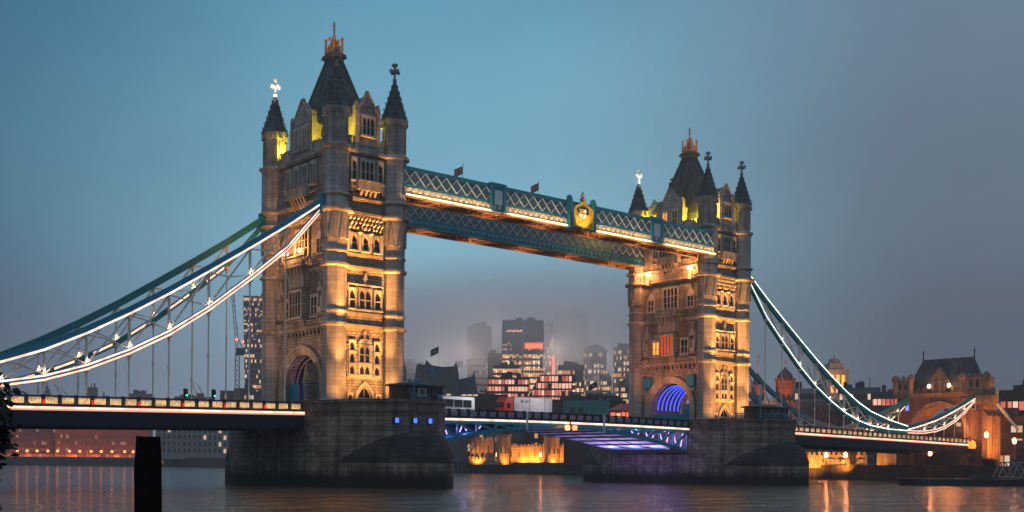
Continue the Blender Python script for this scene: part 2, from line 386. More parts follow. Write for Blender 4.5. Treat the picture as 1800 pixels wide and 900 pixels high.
def build_bank():
    g = MB(); w = MB(); n = len(BANK)
    vs = []; fs = []
    for i, (x, y) in enumerate(BANK): vs += [(x+.02, y, bank_z(y)), (x+2600, y+(800 if i > 7 else 0)+ (i-4)*60, bank_z(y))]
    for i in range(n-1): fs.append((2*i, 2*i+1, 2*i+3, 2*i+2))
    g.add(vs, fs)
    tag(g.build("ground", MUD), kind='structure')
    for i in range(n-1):
        (x0, y0), (x1, y1) = BANK[i], BANK[i+1]; z0, z1 = bank_z(y0), bank_z(y1)
        w.add([(x0-.02, y0, -2), (x1-.02, y1, -2), (x1-.02, y1, z1+.9), (x0-.02, y0, z0+.9), (x0+.6, y0, -2), (x1+.6, y1, -2), (x1+.6, y1, z1+.9), (x0+.6, y0, z0+.9)],
              [(0, 1, 2, 3), (7, 6, 5, 4), (3, 2, 6, 7), (0, 4, 5, 1), (0, 3, 7, 4), (1, 5, 6, 2)])
    tag(w.build("quay_wall", QUAY), "dark stone quay wall along the far bank of the river", "quay wall")
    s = MB().prism([(-400, -160), (-93.2, -160), (-93.2, -131), (-400, -131)], -2, 1.7)
    s.prism([(-400, -400), (-60, -400), (-60, -152.5), (-400, -152.5)], -2, 1.69)
    tag(s.build("near_bank", MUD), kind='structure')
build_bank()

# ================================================================== piers
def pier(x0, label, lamps):
    p = thing("bridge_pier", label, "bridge pier", (x0, 0, 0), 0, "granite piers of the bridge")
    def outline(W, ys, yt, k=1.25, n=14):
        half = [(W*math.cos(a)**(1/k) if math.cos(a) > 1e-9 else 0, -ys-(yt-ys)*math.sin(a)) for a in [math.pi/2*i/n for i in range(n+1)]]
        east = half+[(-q[0], q[1]) for q in reversed(half[:-1])]
        return east+[(q[0], -q[1]) for q in reversed(east)]
    up_, low = outline(10, 8, 24, 1.0), outline(10.12, 8, 28, .75)
    mb = MB().prism(up_, 3, 11.6)
    mb.prism(low, -3, 3.4)
    mb.build("pier_body", GRAN, p)
    co = MB().prism(outline(10.25, 8, 24.3, 1), 11.61, 12.05); co.prism(outline(10.12, 8, 24.15, 1), 10.3, 10.62)
    co.build("coping", GRAN, p)
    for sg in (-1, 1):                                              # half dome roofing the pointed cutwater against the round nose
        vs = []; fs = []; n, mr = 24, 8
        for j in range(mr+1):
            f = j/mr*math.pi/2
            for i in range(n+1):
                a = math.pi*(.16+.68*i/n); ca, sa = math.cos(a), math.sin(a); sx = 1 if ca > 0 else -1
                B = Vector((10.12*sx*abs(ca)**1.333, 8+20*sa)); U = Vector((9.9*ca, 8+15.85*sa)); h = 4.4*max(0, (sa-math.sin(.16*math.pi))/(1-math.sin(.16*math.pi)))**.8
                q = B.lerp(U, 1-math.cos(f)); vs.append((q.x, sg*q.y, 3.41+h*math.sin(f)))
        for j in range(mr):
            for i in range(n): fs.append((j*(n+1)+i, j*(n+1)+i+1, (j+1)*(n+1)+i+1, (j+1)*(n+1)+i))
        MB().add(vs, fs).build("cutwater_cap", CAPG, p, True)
    vent = MB().box(-8.62, -8.2, -15.2, -14.2, 8.7, 9.5); vent.build("vent", BLACKM, p)
    if lamps:
        for y, x in lamps:
            b = MB(); M = Matrix.Translation((x, y, 9.15)); b.M = M
            b.lathe([(-.34, .14), (-.24, .27), (.24, .27), (.34, .14)], 10)
            h = MB(M).box(-.36, .36, .05, .9, -.4, .4).build("lamp_housing", BLACKM, p)
            b.build("blue_lamp", BULBB, h)
    return p
pier(0, "granite pier carrying the nearer taller-looking tower, three round blue lamps in its curved nose", [(-23.15, -3.9), (-24.1, -1.55), (-24.25, .85)])
pier(82.3, "granite pier carrying the farther tower, without blue lamps on its nose", None)

# ================================================================== main towers
ZB = 10.7
BANDS = [(23.0, 23.5, .38), (24.95, 25.3, .2), (31.5, 32.0, .38), (33.55, 33.9, .2), (39.3, 39.8, .75), (41.55, 41.9, .5), (48.35, 48.9, .42)]
def cross_on(mb, z, s=1.0):
    mb.box(-.12*s, .12*s, -.12*s, .12*s, z, z+2.6*s)
    for a in (0, 1):
        w = .68*s
        if a == 0: mb.box(-w, w, -.17*s, .17*s, z+1.25*s, z+1.65*s)
        else: mb.box(-.17*s, .17*s, -w, w, z+1.27*s, z+1.63*s)
        for e in (-1, 1):
            c = (e*w, 0) if a == 0 else (0, e*w)
            mb.box(c[0]-.16*s, c[0]+.16*s, c[1]-.16*s, c[1]+.16*s, z+1.2*s, z+1.7*s)
    mb.box(-.32*s, .32*s, -.32*s, .32*s, z+2.2*s, z+2.6*s); mb.lathe([(z-.3, .16), (z, .32), (z+.3, .32), (z+.5, .14)], 8)
def bridge_tower(x0, label, north):
    t = thing("bridge_tower", label, "bridge tower", (x0, 0, ZB), 0, "gothic main towers of the bridge")
    D = Matrix.Translation((0, 0, -ZB))
    def nb(M=None): return MB(D @ M if M else D.copy())
    global FACE
    F0 = FACE
    def win(side, off, *a, **k):
        return window(t, side, off, *a, **k)
    FACE = lambda side, off: D @ F0(side, off)
    # walls
    for side, off, w in (('E', 8.93, 3.5), ('W', 8.93, 3.5)):
        m = nb(F0(side, off)); m.box(-w, w, -1.3, 0, 10.7, 39.4); m.box(-w, w, -1.0, .3, 39.41, 48.4)
        m.build("wall", RUB, t)
    for side in 'SN':
        m = nb(F0(side, 5.05)); inn = opening(-5, 5, 10.7, 19.5, 'round')
        m.ring(match_rect(inn, -7.3, 7.3, 10.7, 23), inn, -1.5, 0)
        m.box(-7.3, 7.3, -1.5, 0, 23.002, 39.4); m.box(-7.3, 7.3, -1.0, .3, 39.41, 48.4)
        m.build("wall", RUB, t)
        for k, (a, b_, d) in enumerate(((6.35, 5.85, .42), (5.84, 5.4, .28), (5.39, 5.0, .14))):
            o = nb(F0(side, 5.05)); q = opening(-b_, b_, 10.7, 14.5+b_, 'round'); p_ = opening(-a, a, 10.7, 14.5+a, 'round')
            o.ring(p_, q, .004, d); o.build("arch_moulding", BAND, t)
    # passage through the tower
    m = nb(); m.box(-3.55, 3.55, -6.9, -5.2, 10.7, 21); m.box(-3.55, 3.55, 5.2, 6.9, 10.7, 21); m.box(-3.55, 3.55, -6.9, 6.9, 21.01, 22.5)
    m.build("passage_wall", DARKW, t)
    for i, xx in enumerate((-3.2, -2.0, -.8, .4, 1.6, 2.8)):
        m = nb(); pts = [(xx, 4.9*math.cos(math.pi*k/16), 14.4+4.7*math.sin(math.pi*k/16)) for k in range(17)]
        for p, q in zip(pts, pts[1:]): m.bar(p, q, .2 if north else .24, .2)
        m.build("arch_rib", LEDB if north else GREYL, t)
    m = nb(F0('S', 4.4))
    if north: m.box(-4.7, 2.4, -.25, 0, 10.7, 13.4)
    else: m.box(-4.9, -2.3, -.25, 0, 10.7, 15.2)
    m.build("hoarding", TEAL, t)
    m = nb(F0('S', 4.4)); m.box(2.5 if north else 2.9, 4.7, -.25, 0, 10.7, 15.4); m.build("hoarding", TEAL, t)
    if not north:
        m = nb(F0('S', 5.3)); m.box(3.3, 4.9, .2, 1.4, 10.7, 15); m.extr([(3.0, 15), (5.2, 15), (4.1, 18)], .1, 1.5); m.build("niche_statue", RUB, t)
        for s_, mt in ((-1.9, BULBB), (-.7, BULBO)):
            l = nb(F0('S', 2.0)); l.M = l.M @ Matrix.Translation((s_, 0, 14.2)); l.lathe([(-.35, .12), (-.2, .34), (.2, .34), (.35, .12)], 8); l.build("signal_lamp", mt, t)
    # corner turrets
    for ix in (-1, 1):
        for iy in (-1, 1):
            M = Matrix.Translation((ix*5.07, iy*8.93, 0))
            m = nb(M); prof = [(10.7, 2.2), (11.5, 2.2), (11.7, 2.05), (12.3, 2.05), (12.6, 1.76)]
            for z0, z1, pj in BANDS:
                r = 1.76 if z0 < 34 else 1.95
                if z0 > 39 and z0 < 40: prof += [(34.2, 1.76), (38.6, 1.98)]; r = 1.98
                prof += [(z0-.12, r), (z0, r+pj*.7), (z0+.12, r+pj), (z1-.1, r+pj), (z1+.15, r if z0 < 48 else 1.75)]
            prof += [(53.2, 1.75), (53.35, 1.88), (53.8, 2.02), (54.35, 2.08)]
            m.lathe(prof, 8); cor = m; cor.mi = 1
            for k in range(8):
                a = math.pi/4*k
                ca, sa = math.cos(a), math.sin(a); r0_ = 2.0
                T = Matrix(((-sa, ca, 0, 0), (ca, sa, 0, 0), (0, 0, 1, 0), (0, 0, 0, 1)))
                cor.M = D @ M @ T
                cor.add([(-.5, 1.6, 35.4), (.5, 1.6, 35.4), (0, 1.7, 38.9), (-.45, 1.92, 35.4), (.45, 1.92, 35.4), (0, 2.02, 38.9)], [(3, 4, 5), (0, 2, 1), (0, 1, 4, 3), (1, 2, 5, 4), (2, 0, 3, 5)])
                cor.box(-.52, -.42, 1.5, 1.73, 49.4, 52.9); cor.box(.42, .52, 1.5, 1.73, 49.4, 52.9); cor.box(-.5, .5, 1.5, 1.71, 51.2, 51.4); cor.box(-.05, .05, 1.5, 1.71, 49.4, 52.9)
                cor.box(-.18, .18, 1.6, 2.08, 53.3, 53.9)
            tr = cor.build("corner_turret", [ASH, BAND], t)
            m = nb(M); m.lathe([(54.36, 2.22), (54.6, 1.98), (56.4, 1.38), (60.5, .14)], 8)
            for k in range(8):
                a = math.pi/8+math.pi/4*k
                for j in range(6): 
                    f = j/6; r = 1.93*(1-f)+.18*f; m.lathe([(54.9+5.3*f, .05), (55.15+5.3*f, .08), (55.3+5.3*f, .02)], 4, (r*math.cos(a), r*math.sin(a)))
            sp = m.build("spire_roof", SLATE, tr)
            m = nb(M); cross_on(m, 60.3, 1.0); m.build("cross_finial", WHITE if (ix, iy) == (-1, 1) else GREYL, tr)  # spot-lit corner: its brightness is also put into a whiter colour
    # string courses along the walls
    for side, off, w in (('E', 8.93, 3.4), ('W', 8.93, 3.4), ('S', 5.05, 7.2), ('N', 5.05, 7.2)):
        for z0, z1, pj in BANDS:
            o = .3 if z0 > 39.4 else 0
            m = nb(F0(side, off)); m.box(-w, w, -.4, o+pj, z0+.1, z1); m.box(-w, w, -.4, o+pj*.6, z0-.15, z0+.098)
            m.build("string_course", BAND, t)
    # gables, parapets
    for side, off, hw in (('E', 9.1, 1.85), ('W', 9.1, 1.85), ('S', 5.2, 2.9), ('N', 5.2, 2.9)):
        m = nb(F0(side, off)); ap = 57.2; sh = 54.4 if hw < 2.5 else 53.8
        m.extr([(-hw, 48.92), (hw, 48.92), (hw, sh), (0, ap), (-hw, sh)], -.8, .25)
        m.extr([(-hw+.15, 48.95), (hw-.15, 48.95), (hw-.15, sh-.3), (0, ap-.4), (-hw+.15, sh-.3)], -3.2, -.81)
        for e in (-1, 1):
            m.box(e*hw-.3, e*hw+.3, -.4, .42, 48.92, sh+.7); m.extr([(e*hw-.35, sh+.7), (e*hw+.35, sh+.7), (e*hw, sh+1.6)], -.42, .44)
            m.bar((e*(hw+.1), .1, sh-.1), (0, .1, ap+.25), .75, .22)
        m.box(-.2, .2, -.2, .3, ap-.1, ap+.5)
        for zz in (49.6, 53.9): m.box(-hw+.3, hw-.3, .2, .38, zz, zz+.18)
        if hw < 2.5: m.ring(opening(-1.3, 1.3, 53.9, 55.6, 'round'), opening(-1.1, 1.1, 54.1, 55.4, 'round'), .25, .42)
        else:
            for q in range(5): m.box(-1.6+q*.8-.08, -1.6+q*.8+.08, .2, .36, 53.9, 56.2-abs(q-2)*.7)
        m.build("gable", ASH, t)
        r = nb(F0(side, off)); r.bar((hw*.55, -2, (sh+ap)/2-.1), (hw*.551, 0, (sh+ap)/2-.1), .1)
        g = nb(F0(side, off)); g.extr([(-hw+.1, sh-.25), (0, ap-.3), (hw-.1, sh-.25), (hw-.1, sh-.05), (0, ap-.1), (-hw+.1, sh-.05)], -3.2, -.82); g.build("gable_roof", SLATE, t)
        ext = 3.3 if side in 'EW' else 7.1
        for e in (-1, 1):
            m = nb(F0(side, off)); a0, a1 = hw+.32, ext; m.box(min(e*a0, e*a1), max(e*a0, e*a1), -.5, 0, 48.92, 49.9)
            k = max(1, int((a1-a0)/.95))
            for q in range(k):
                c = a0+(q+.5)*(a1-a0)/k; m.box(e*c-.27, e*c+.27, -.5, .02, 49.9, 50.7); m.box(e*c-.33, e*c+.33, -.55, .08, 50.702, 50.85)
            m.build("parapet", ASH, t)
    win('E', 9.35, 0, 51.2, 1.9, 2.6, 3, 2, 'point')
    for s in (-1.25, 1.25): win('S', 5.45, s, 50.1, 1.1, 3.0, 2, 2, 'point', pane=(WINO if north and s < 0 else GLASS)); win('N', 5.45, s, 50.1, 1.1, 3.0, 2, 2)
    win('W', 9.35, 0, 51.2, 1.9, 2.6, 3, 2)
    # main roof, lantern and gilt cresting
    m = nb(); m.box(-4.2, 4.2, -8, 8, 48.5, 49.5); m.build("roof_deck", LEADR, t)
    m = nb(); m.frustum(-4.0, 4.0, -6.4, 6.4, 49.52, -3.75, 3.75, -5.7, 5.7, 52.5); m.frustum(-3.75, 3.75, -5.7, 5.7, 52.502, -.85, .85, -1.25, 1.25, 64.3)
    for ex in (-1, 1):
        for ey in (-1, 1): m.bar((ex*3.75, ey*5.7, 52.5), (ex*.85, ey*1.25, 64.3), .18)
    roof = m.build("main_roof", SLATE, t)
    m = nb(); m.frustum(-.85, .85, -1.25, 1.25, 64.302, -1.1, 1.1, -1.55, 1.55, 65.0); m.box(-1.15, 1.15, -1.62, 1.62, 65.0, 65.35)
    for q in range(7): m.box(-1.2+q*.4-.07, -1.2+q*.4+.07, -1.7, 1.7, 64.78, 65.0)
    m.build("lantern_cap", LEADR, roof)
    m = nb()
    for ex in (-1, 1):
        for ey in (-1, 0, 1):
            m.bar((ex*0.8, ey*1.15, 65.35), (ex*.75, ey*1.1, 67.6 if ey else 66.8), .24); m.lathe([(67.4, .12), (67.75, .3), (68.1, .05)], 6, (ex*.75, ey*1.1))
            m.bar((ex*.75, ey*1.1, 65.6), (0, 0, 68.2), .22); m.bar((ex*.5, ey*.8, 65.4), (ex*.5, ey*.8, 66.9), .18)
        m.box(ex*0.8-.07, ex*0.8+.07, -1.15, 1.15, 65.8, 66.0); m.box(-.8, .8, ex*1.15-.07, ex*1.15+.07, 65.8, 66.0); m.box(-.8, .8, ex*1.15-.07, ex*1.15+.07, 66.5, 66.65)
    m.bar((0, 0, 65.3), (0, 0, 70.5), .28, n=6); m.lathe([(68, .1), (68.3, .34), (68.6, .1)], 6); m.lathe([(69.2, .08), (69.4, .26), (69.6, .08)], 6); m.box(-.3, .3, -.06, .06, 69.9, 70.05)
    m.build("crown_finial", COPPER, roof)
    # ---------------- east face (and a plainer west face)
    for side in 'EW':
        for s in (-1.95, 0, 1.95): win(side, 8.93, s, 34.4, .85, 2.1, 1, 2, 'point')
        m = nb(F0(side, 8.93))
        for r in range(3):
            for q in range(9):
                s = -2.75+q*.66+(.33 if r % 2 else 0)
                if s < 2.9: m.add([(s-.17, 0, 37.25+r*.68), (s+.17, 0, 37.25+r*.68), (s+.17, .5+r*.08, 37.5+r*.68), (s-.17, .5+r*.08, 37.5+r*.68), (s-.17, 0, 37.75+r*.68), (s+.17, 0, 37.75+r*.68), (s+.17, .5+r*.08, 37.75+r*.68), (s-.17, .5+r*.08, 37.75+r*.68)],
                                  [(3, 2, 1, 0), (4, 5, 6, 7), (0, 1, 5, 4), (1, 2, 6, 5), (2, 3, 7, 6), (3, 0, 4, 7)])
        m.build("corbel_table", TRIM, t)
        m = nb(F0(side, 8.93))
        for s in (-.98, .98): m = nb(F0(side, 8.93)); m.lathe([(36.6, .1), (36.9, .38), (37.1, .3)], 6, (s, .3)); m.box(s-.3, s+.3, .003, .22, 34.2, 36.6); m.build("pilaster", TRIM, t)
        for s in (-2.9, 2.9): m = nb(F0(side, 8.93)); m.box(s-.3, s+.3, .003, .2, 34.1, 37); m.build("pilaster", TRIM, t)
        win(side, 8.93, -2.2, 25.9, .95, 2.6, 1, 2); win(side, 8.93, 0, 25.9, 1.9, 2.7, 2, 2); win(side, 8.93, 2.2, 25.9, .95, 2.6, 1, 2)
        m = nb(F0(side, 8.93)); m.box(-3.1, 3.1, .004, .42, 29.2, 29.42); m.box(-3.1, -2.9, .004, .4, 28.4, 29.2); m.box(2.9, 3.1, .004, .4, 28.4, 29.2)
        m.box(-.18, .18, .004, .3, 29.42, 30.1); m.extr([(-.35, 30.1), (.35, 30.1), (0, 31.2)], .004, .4); m.build("hood_mould", TRIM, t)
        for zz, hh in ((19.75, 1.25), (17.95, 1.35), (16.3, 1.2)):
            for s in (-2.15, 2.15): win(side, 8.93, s, zz, .8, hh, 1, 1, 'point', head=.22)
        win(side, 8.93, 0, 18.1, 1.75, 2.3, 2, 2); win(side, 8.93, 0, 16.35, 1.75, 1.2, 2, 1, 'point', head=.2)
        m = nb(F0(side, 8.93)); m.box(-3.0, 3.0, .004, .3, 15.7, 15.95); m.extr([(-1.2, 20.8), (1.2, 20.8), (.9, 21.3), (0, 21.6), (-.9, 21.3)], .004, .35); m.box(-.14, .14, .004, .3, 21.6, 22.4); m.extr([(-.3, 22.3), (.3, 22.3), (0, 22.9)], .004, .35)
        for s in (-1.32, 1.32, -2.85, 2.85):
            for q in range(9): m.box(s-.16-(q % 2)*.09, s+.16+(q % 2)*.09, .003, .2, 16.1+q*.52, 16.48+q*.52)
        m.build("quoins", TRIM, t)
        m = nb(F0(side, 8.93)); a_, b_, c_ = opening(-1.75, 1.75, 10.7, 15.3, 'point'), opening(-1.35, 1.35, 10.7, 14.8, 'point'), opening(-1.05, 1.05, 10.7, 14.4, 'point')
        m.ring(a_, b_, .003, .45); m.ring(b_, c_, .003, .25); d = m.build("doorway", TRIM, t)
        m = nb(F0(side, 8.93)); m.extr(c_, .04, .06); m.build("door", GLASS, d)
        m = nb(F0(side, 8.93)); m.box(-1.1, 1.1, .06, .16, 12.6, 12.9); m.box(-.06, .06, .06, .14, 12.9, 14.3); m.build("door_tracery", TRIM, d)
        for s in (-2.45, 2.45): win(side, 8.93, s, 11.6, .6, 1.7, 1, 1, 'point', head=.25)
        o = 9.23
        win(side, o, -2.25, 44.5, .7, 2.9, 1, 2); win(side, o, 0, 44.5, 2.1, 2.9, 3, 2); win(side, o, 2.25, 44.5, .7, 2.9, 1, 2)
        m = nb(F0(side, o)); m.box(-1.9, 1.9, 0, .95, 43.0, 43.2); m.box(-1.9, 1.9, .75, .95, 43.2, 44.25); m.box(-1.95, 1.95, .7, 1.0, 44.25, 44.42)
        for s in (-1.9, 1.9): m.box(s-.15, s+.15, .003, .98, 43.0, 44.3)
        m.box(-3.2, 3.2, .003, .3, 43.3, 43.5)
        for s in (-2.8, 2.8): m.box(s-.3, s+.3, .003, .4, 42.6, 44.3)
        for s in (-1.2, -.4, .4, 1.2):
            m.extr([(s-.22, 43), (s-.22, 41.95), (s+.22, 41.95), (s+.22, 43)], .003, .3); m.add([(s-.2, .3, 43), (s+.2, .3, 43), (s+.2, .9, 43), (s-.2, .9, 43), (s-.2, .3, 42.0), (s+.2, .3, 42.0)], [(0, 1, 2, 3), (4, 5, 1, 0), (3, 2, 5, 4), (0, 3, 4), (1, 5, 2)])
        m.build("balcony", BAND, t)
    # ---------------- south and north faces
    for side in 'SN':
        lit = north and side == 'S'
        o = 5.05
        m = nb(F0(side, o)); m.prism([(-2.3, 0), (2.3, 0), (1.9, 1.1), (-1.9, 1.1)], 24.3, 29.3)
        m.prism([(-2.0, 0), (2.0, 0), (1.7, .8), (-1.7, .8)], 23.52, 24.29)
        m.box(-6.2, 6.2, .003, .5, 23.55, 24.4)
        for q in range(12): m.box(-5.9+q*1.07-.2, -5.9+q*1.07+.2, .003, .42, 22.2, 23.0)
        m.build("oriel", RUB, t)
        win(side, o+1.1, 0, 25.0, 3.2, 3.7, 4, 2, 'flat', pane=WINR if lit else GLASS, depth=.3)
        for s in (-3.7, 3.7): win(side, o, s, 25.0, 1.6, 2.7, 2, 2, 'flat', pane=WINO if lit and s < 0 else GLASS, head=.5)
        m = nb(F0(side, o))
        vsb = [(0, 29.3), (1.1, 29.3), (1.15, 30.4), (1.7, 32.2), (1.7, 32.35), (0, 32.35)]
        for s in (-2.05, -1.0, 0, 1.0, 2.05):
            n = len(vsb); hw = .22
            m.add([(s-hw, p[0], p[1]) for p in vsb]+[(s+hw, p[0], p[1]) for p in vsb], [tuple(range(n)), tuple(range(2*n-1, n-1, -1))]+[(i, n+i, n+(i+1) % n, (i+1) % n) for i in range(n)])
        m.add([(-2.05, 0, 29.3), (2.05, 0, 29.3), (2.05, 1.1, 29.3), (-2.05, 1.1, 29.3), (-2.05, 0, 32.3), (2.05, 0, 32.3), (2.05, 1.4, 32.3), (-2.05, 1.4, 32.3)], [(3, 2, 1, 0), (4, 5, 6, 7), (0, 1, 5, 4), (1, 2, 6, 5), (2, 3, 7, 6), (3, 0, 4, 7)])
        m.build("oriel_bracket", BAND, t)
        m = nb(F0(side, o)); m.box(-2.45, 2.45, 0, 1.85, 32.36, 32.6); m.box(-2.5, 2.5, 1.6, 1.9, 33.75, 33.95)
        for s in (-2.4, 2.4): m.box(s-.1, s+.1, .003, 1.85, 33.75, 33.9)
        for q in range(13):
            s = -2.4+q*.4; m.bar((s, 1.75, 32.6), (s+.2 if q % 2 else s-.2, 1.75, 33.75), .13)
            m.bar((s, 1.75, 32.6), (s-.2 if q % 2 else s+.2, 1.75, 33.75), .13)
        for s in (-2.4, 2.4):
            for q in range(4): m.bar((s, .2+q*.45, 32.6), (s, .2+q*.45, 33.75), .13)
        m.build("balcony", TRIM, t)
        win(side, o, 0, 34.1, 3.5, 3.9, 4, 3, 'round', depth=.35, edge=.3)
        for s in (-5.1, 5.1):
            win(side, o, s, 34.0, 1.5, 2.1, 2, 2, 'flat', head=.35)
            m = nb(F0(side, o)); m.extr([(s-.8, 36.5), (s+.8, 36.5), (s, 37.6)], .004, .35); m.bar((s, .2, 37.4), (s, .2, 38.4), .2); m.build("gablet", TRIM, t)
            m = nb(F0(side, o)); e = 6.0*(1 if s > 0 else -1); m.box(e-.5, e+.5, .004, .8, 25.2, 26); m.box(e-.6, e-.45, .004, .7, 26, 28.3); m.box(e+.45, e+.6, .004, .7, 26, 28.3)
            m.extr([(e-.75, 28.3), (e+.75, 28.3), (e, 30.0)], .004, .8); m.bar((e, .4, 29.8), (e, .4, 31), .22); m.box(e-.22, e+.22, .1, .5, 26, 27.6)
            m.build("canopied_niche", TRIM, t)
            m = nb(F0(side, o)); e = 6.2*(1 if s > 0 else -1); m.add([(e-.9, 0, 23.0), (e+.9, 0, 23.0), (e+.9, .9, 24.4), (e-.9, .9, 24.4), (e-.9, 0, 24.4), (e+.9, 0, 24.4)], [(0, 1, 2, 3), (3, 2, 5, 4), (0, 3, 4), (1, 5, 2), (0, 4, 5, 1)]); m.build("corbel", BAND, t)
        for s in (-3.6, -1.2, 1.2, 3.6): win(side, o+.3, s, 44.4, 1.15, 3.0, 2, 2, 'point')
        m = nb(F0(side, o+.3)); m.box(-2.6, 2.6, 0, 1.1, 42.7, 42.9); m.box(-2.6, 2.6, .9, 1.1, 42.9, 44.0); m.box(-2.65, 2.65, .85, 1.15, 44.0, 44.15)
        for s in (-2.6, 2.6): m.box(s-.15, s+.15, .003, 1.12, 42.7, 44.1)
        m.box(-5, 5, .003, .3, 43.1, 43.3)
        for s in (-1.8, -.9, 0, .9, 1.8): m.add([(s-.22, 0, 42.7), (s+.22, 0, 42.7), (s+.22, 1.0, 42.7), (s-.22, 1.0, 42.7), (s-.22, 0, 40.9), (s+.22, 0, 40.9)], [(0, 1, 2, 3), (4, 5, 1, 0), (3, 2, 5, 4), (0, 3, 4), (1, 5, 2)])
        m.build("balcony", BAND, t)
        if lit:
            for s in (-5.6, 5.6):
                m = nb(F0('S', o)); m.add([(s-.9, .004, 18.4), (s+.9, .004, 18.4), (s+.9, .8, 18.8), (s-.9, .8, 18.8), (s-.9, .004, 20.9), (s+.9, .004, 20.9), (s+.9, .7, 20.7), (s-.9, .7, 20.7)],
                                          [(3, 2, 1, 0), (4, 5, 6, 7), (0, 1, 5, 4), (1, 2, 6, 5), (2, 3, 7, 6), (3, 0, 4, 7)]); m.extr([(s-.5, 17.8), (s+.5, 17.8), (s+.9, 18.4), (s-.9, 18.4)], .004, .4); m.build("painted_shield", TEAL, t)
    # bracket lamps on the road face
    spots = ((5.3, 41.4), (-5.6, 41.2)) if north else ((-.9, 35.0), (1.6, 35.0))
    if north: pl = [(-5.3, 6.0, 41.0), (5.5, 6.0, 41.0)]
    else: pl = [(-2.2, 6.9, 34.3), (-1.6, 6.95, 34.3), (2.0, 6.9, 34.3)]
    for s, off, z in pl:
        m = nb(F0('S', 0)); m.M = m.M @ Matrix.Translation((s, off, z))
        m.bar((0, -.9, -1.6), (0, 0, -.3), .14); m.bar((0, 0, -.5), (0, 0, .0), .1); m.box(-.2, .2, -.95, -.7, -2.0, .3)
        if north: m.box(-.35, .35, -.5, .0, -1.9, -.9)
        a = m.build("bracket_lamp", TRIM if north else BLACKM, t)
        for k in ((-.35, .35) if north else (0,)):
            m = nb(F0('S', 0)); m.M = m.M @ Matrix.Translation((s+k, off, z)); m.lathe([(0, .1), (.14, .26), (.42, .26), (.56, .06)], 8); m.build("lamp_globe", BULBW, a)
    FACE = F0
    # floodlights: on the pier against the east face, and yellow ones behind the parapet
    W = (1, .385, .075)
    for sx, ly, k in ((-2.6, -14.3, .85), (3.0, -14.0, .85), (-6.0, -15.2, .5), (6.3, -14.6, .45)):
        for el, half, pw in ((77.5, 5.5, 27), (66, 12, 5.5), (36, 34, .72)):
            lamp("floodlight", 'SPOT', (x0+sx, ly, 12.4), FLOOD_E*pw*k, W, (x0+sx*.8, -9.2, 12.4+5.2*math.tan(R(el))), half*2+6, 1, .25)
    lamp("crown_light", 'SPOT', (x0-2.5, -4.5, 64.0), 260, (1, .5, .2), (x0, 0, 67.2), 60, .5, .2)
    for ix in (-1, 1):
        for iy in (-1, 1):
            lamp("roof_lamp", 'POINT', (x0+ix*4.6, iy*6.7, 51.2), ROOF_Y*(4.5 if north else 1.6), (1, .72, .03), size=.2)
    lamp("finial_spot", 'SPOT', (x0-3.9, 7.4, 54.5), 5000, (1, .86, .74), (x0-5.07, 8.93, 61.6), 28, .3, .15)
    lamp("finial_spot", 'SPOT', (x0-7.8, 5.6, 55.5), 6000, (1, .86, .74), (x0-5.07, 8.93, 61.6), 22, .3, .15)
    if north:
        for y in (5.3, -5.5): lamp("bracket_light", 'POINT', (x0-7.0, y, 41.0), 1500, (1, .36, .10), size=.3)
        for xx in (-2, 2): lamp("arch_light", 'POINT', (x0+xx, 0, 15), 260, (.1, .12, 1), size=.5)
        lamp("arch_warm_light", 'POINT', (x0+5.5, -3, 14), 1200, (1, .35, .08), size=.4)
        lamp("road_fill_light", 'SPOT', (x0-14, 0, 16.5), 4200, (1, .30, .11), (x0-5, 0, 24), 120, .8, .5)
    else:
        lamp("bracket_light", 'POINT', (x0-7.3, -.4, 34.9), 1100, (1, .36, .07), size=.2)
        lamp("bracket_light", 'POINT', (x0-7.3, 1.9, 34.9), 1100, (1, .36, .07), size=.2)
        lamp("arch_light", 'POINT', (x0-1.5, 2.5, 14.5), 130, (.12, .16, 1), size=.4)
        lamp("road_fill_light", 'SPOT', (x0-15, 0, 16), 2600, (1, .46, .22), (x0-5, 0, 26), 120, .8, .5)
    return t
FLOOD_E, ROOF_Y = 7400, 700
bridge_tower(0, "nearer gothic stone tower on the left with dark slate roof, gilt crown and gold-lit balcony", False)
bridge_tower(82.3, "farther gothic stone tower on the right with blue-lit arch ribs and yellow-lit roof", True)
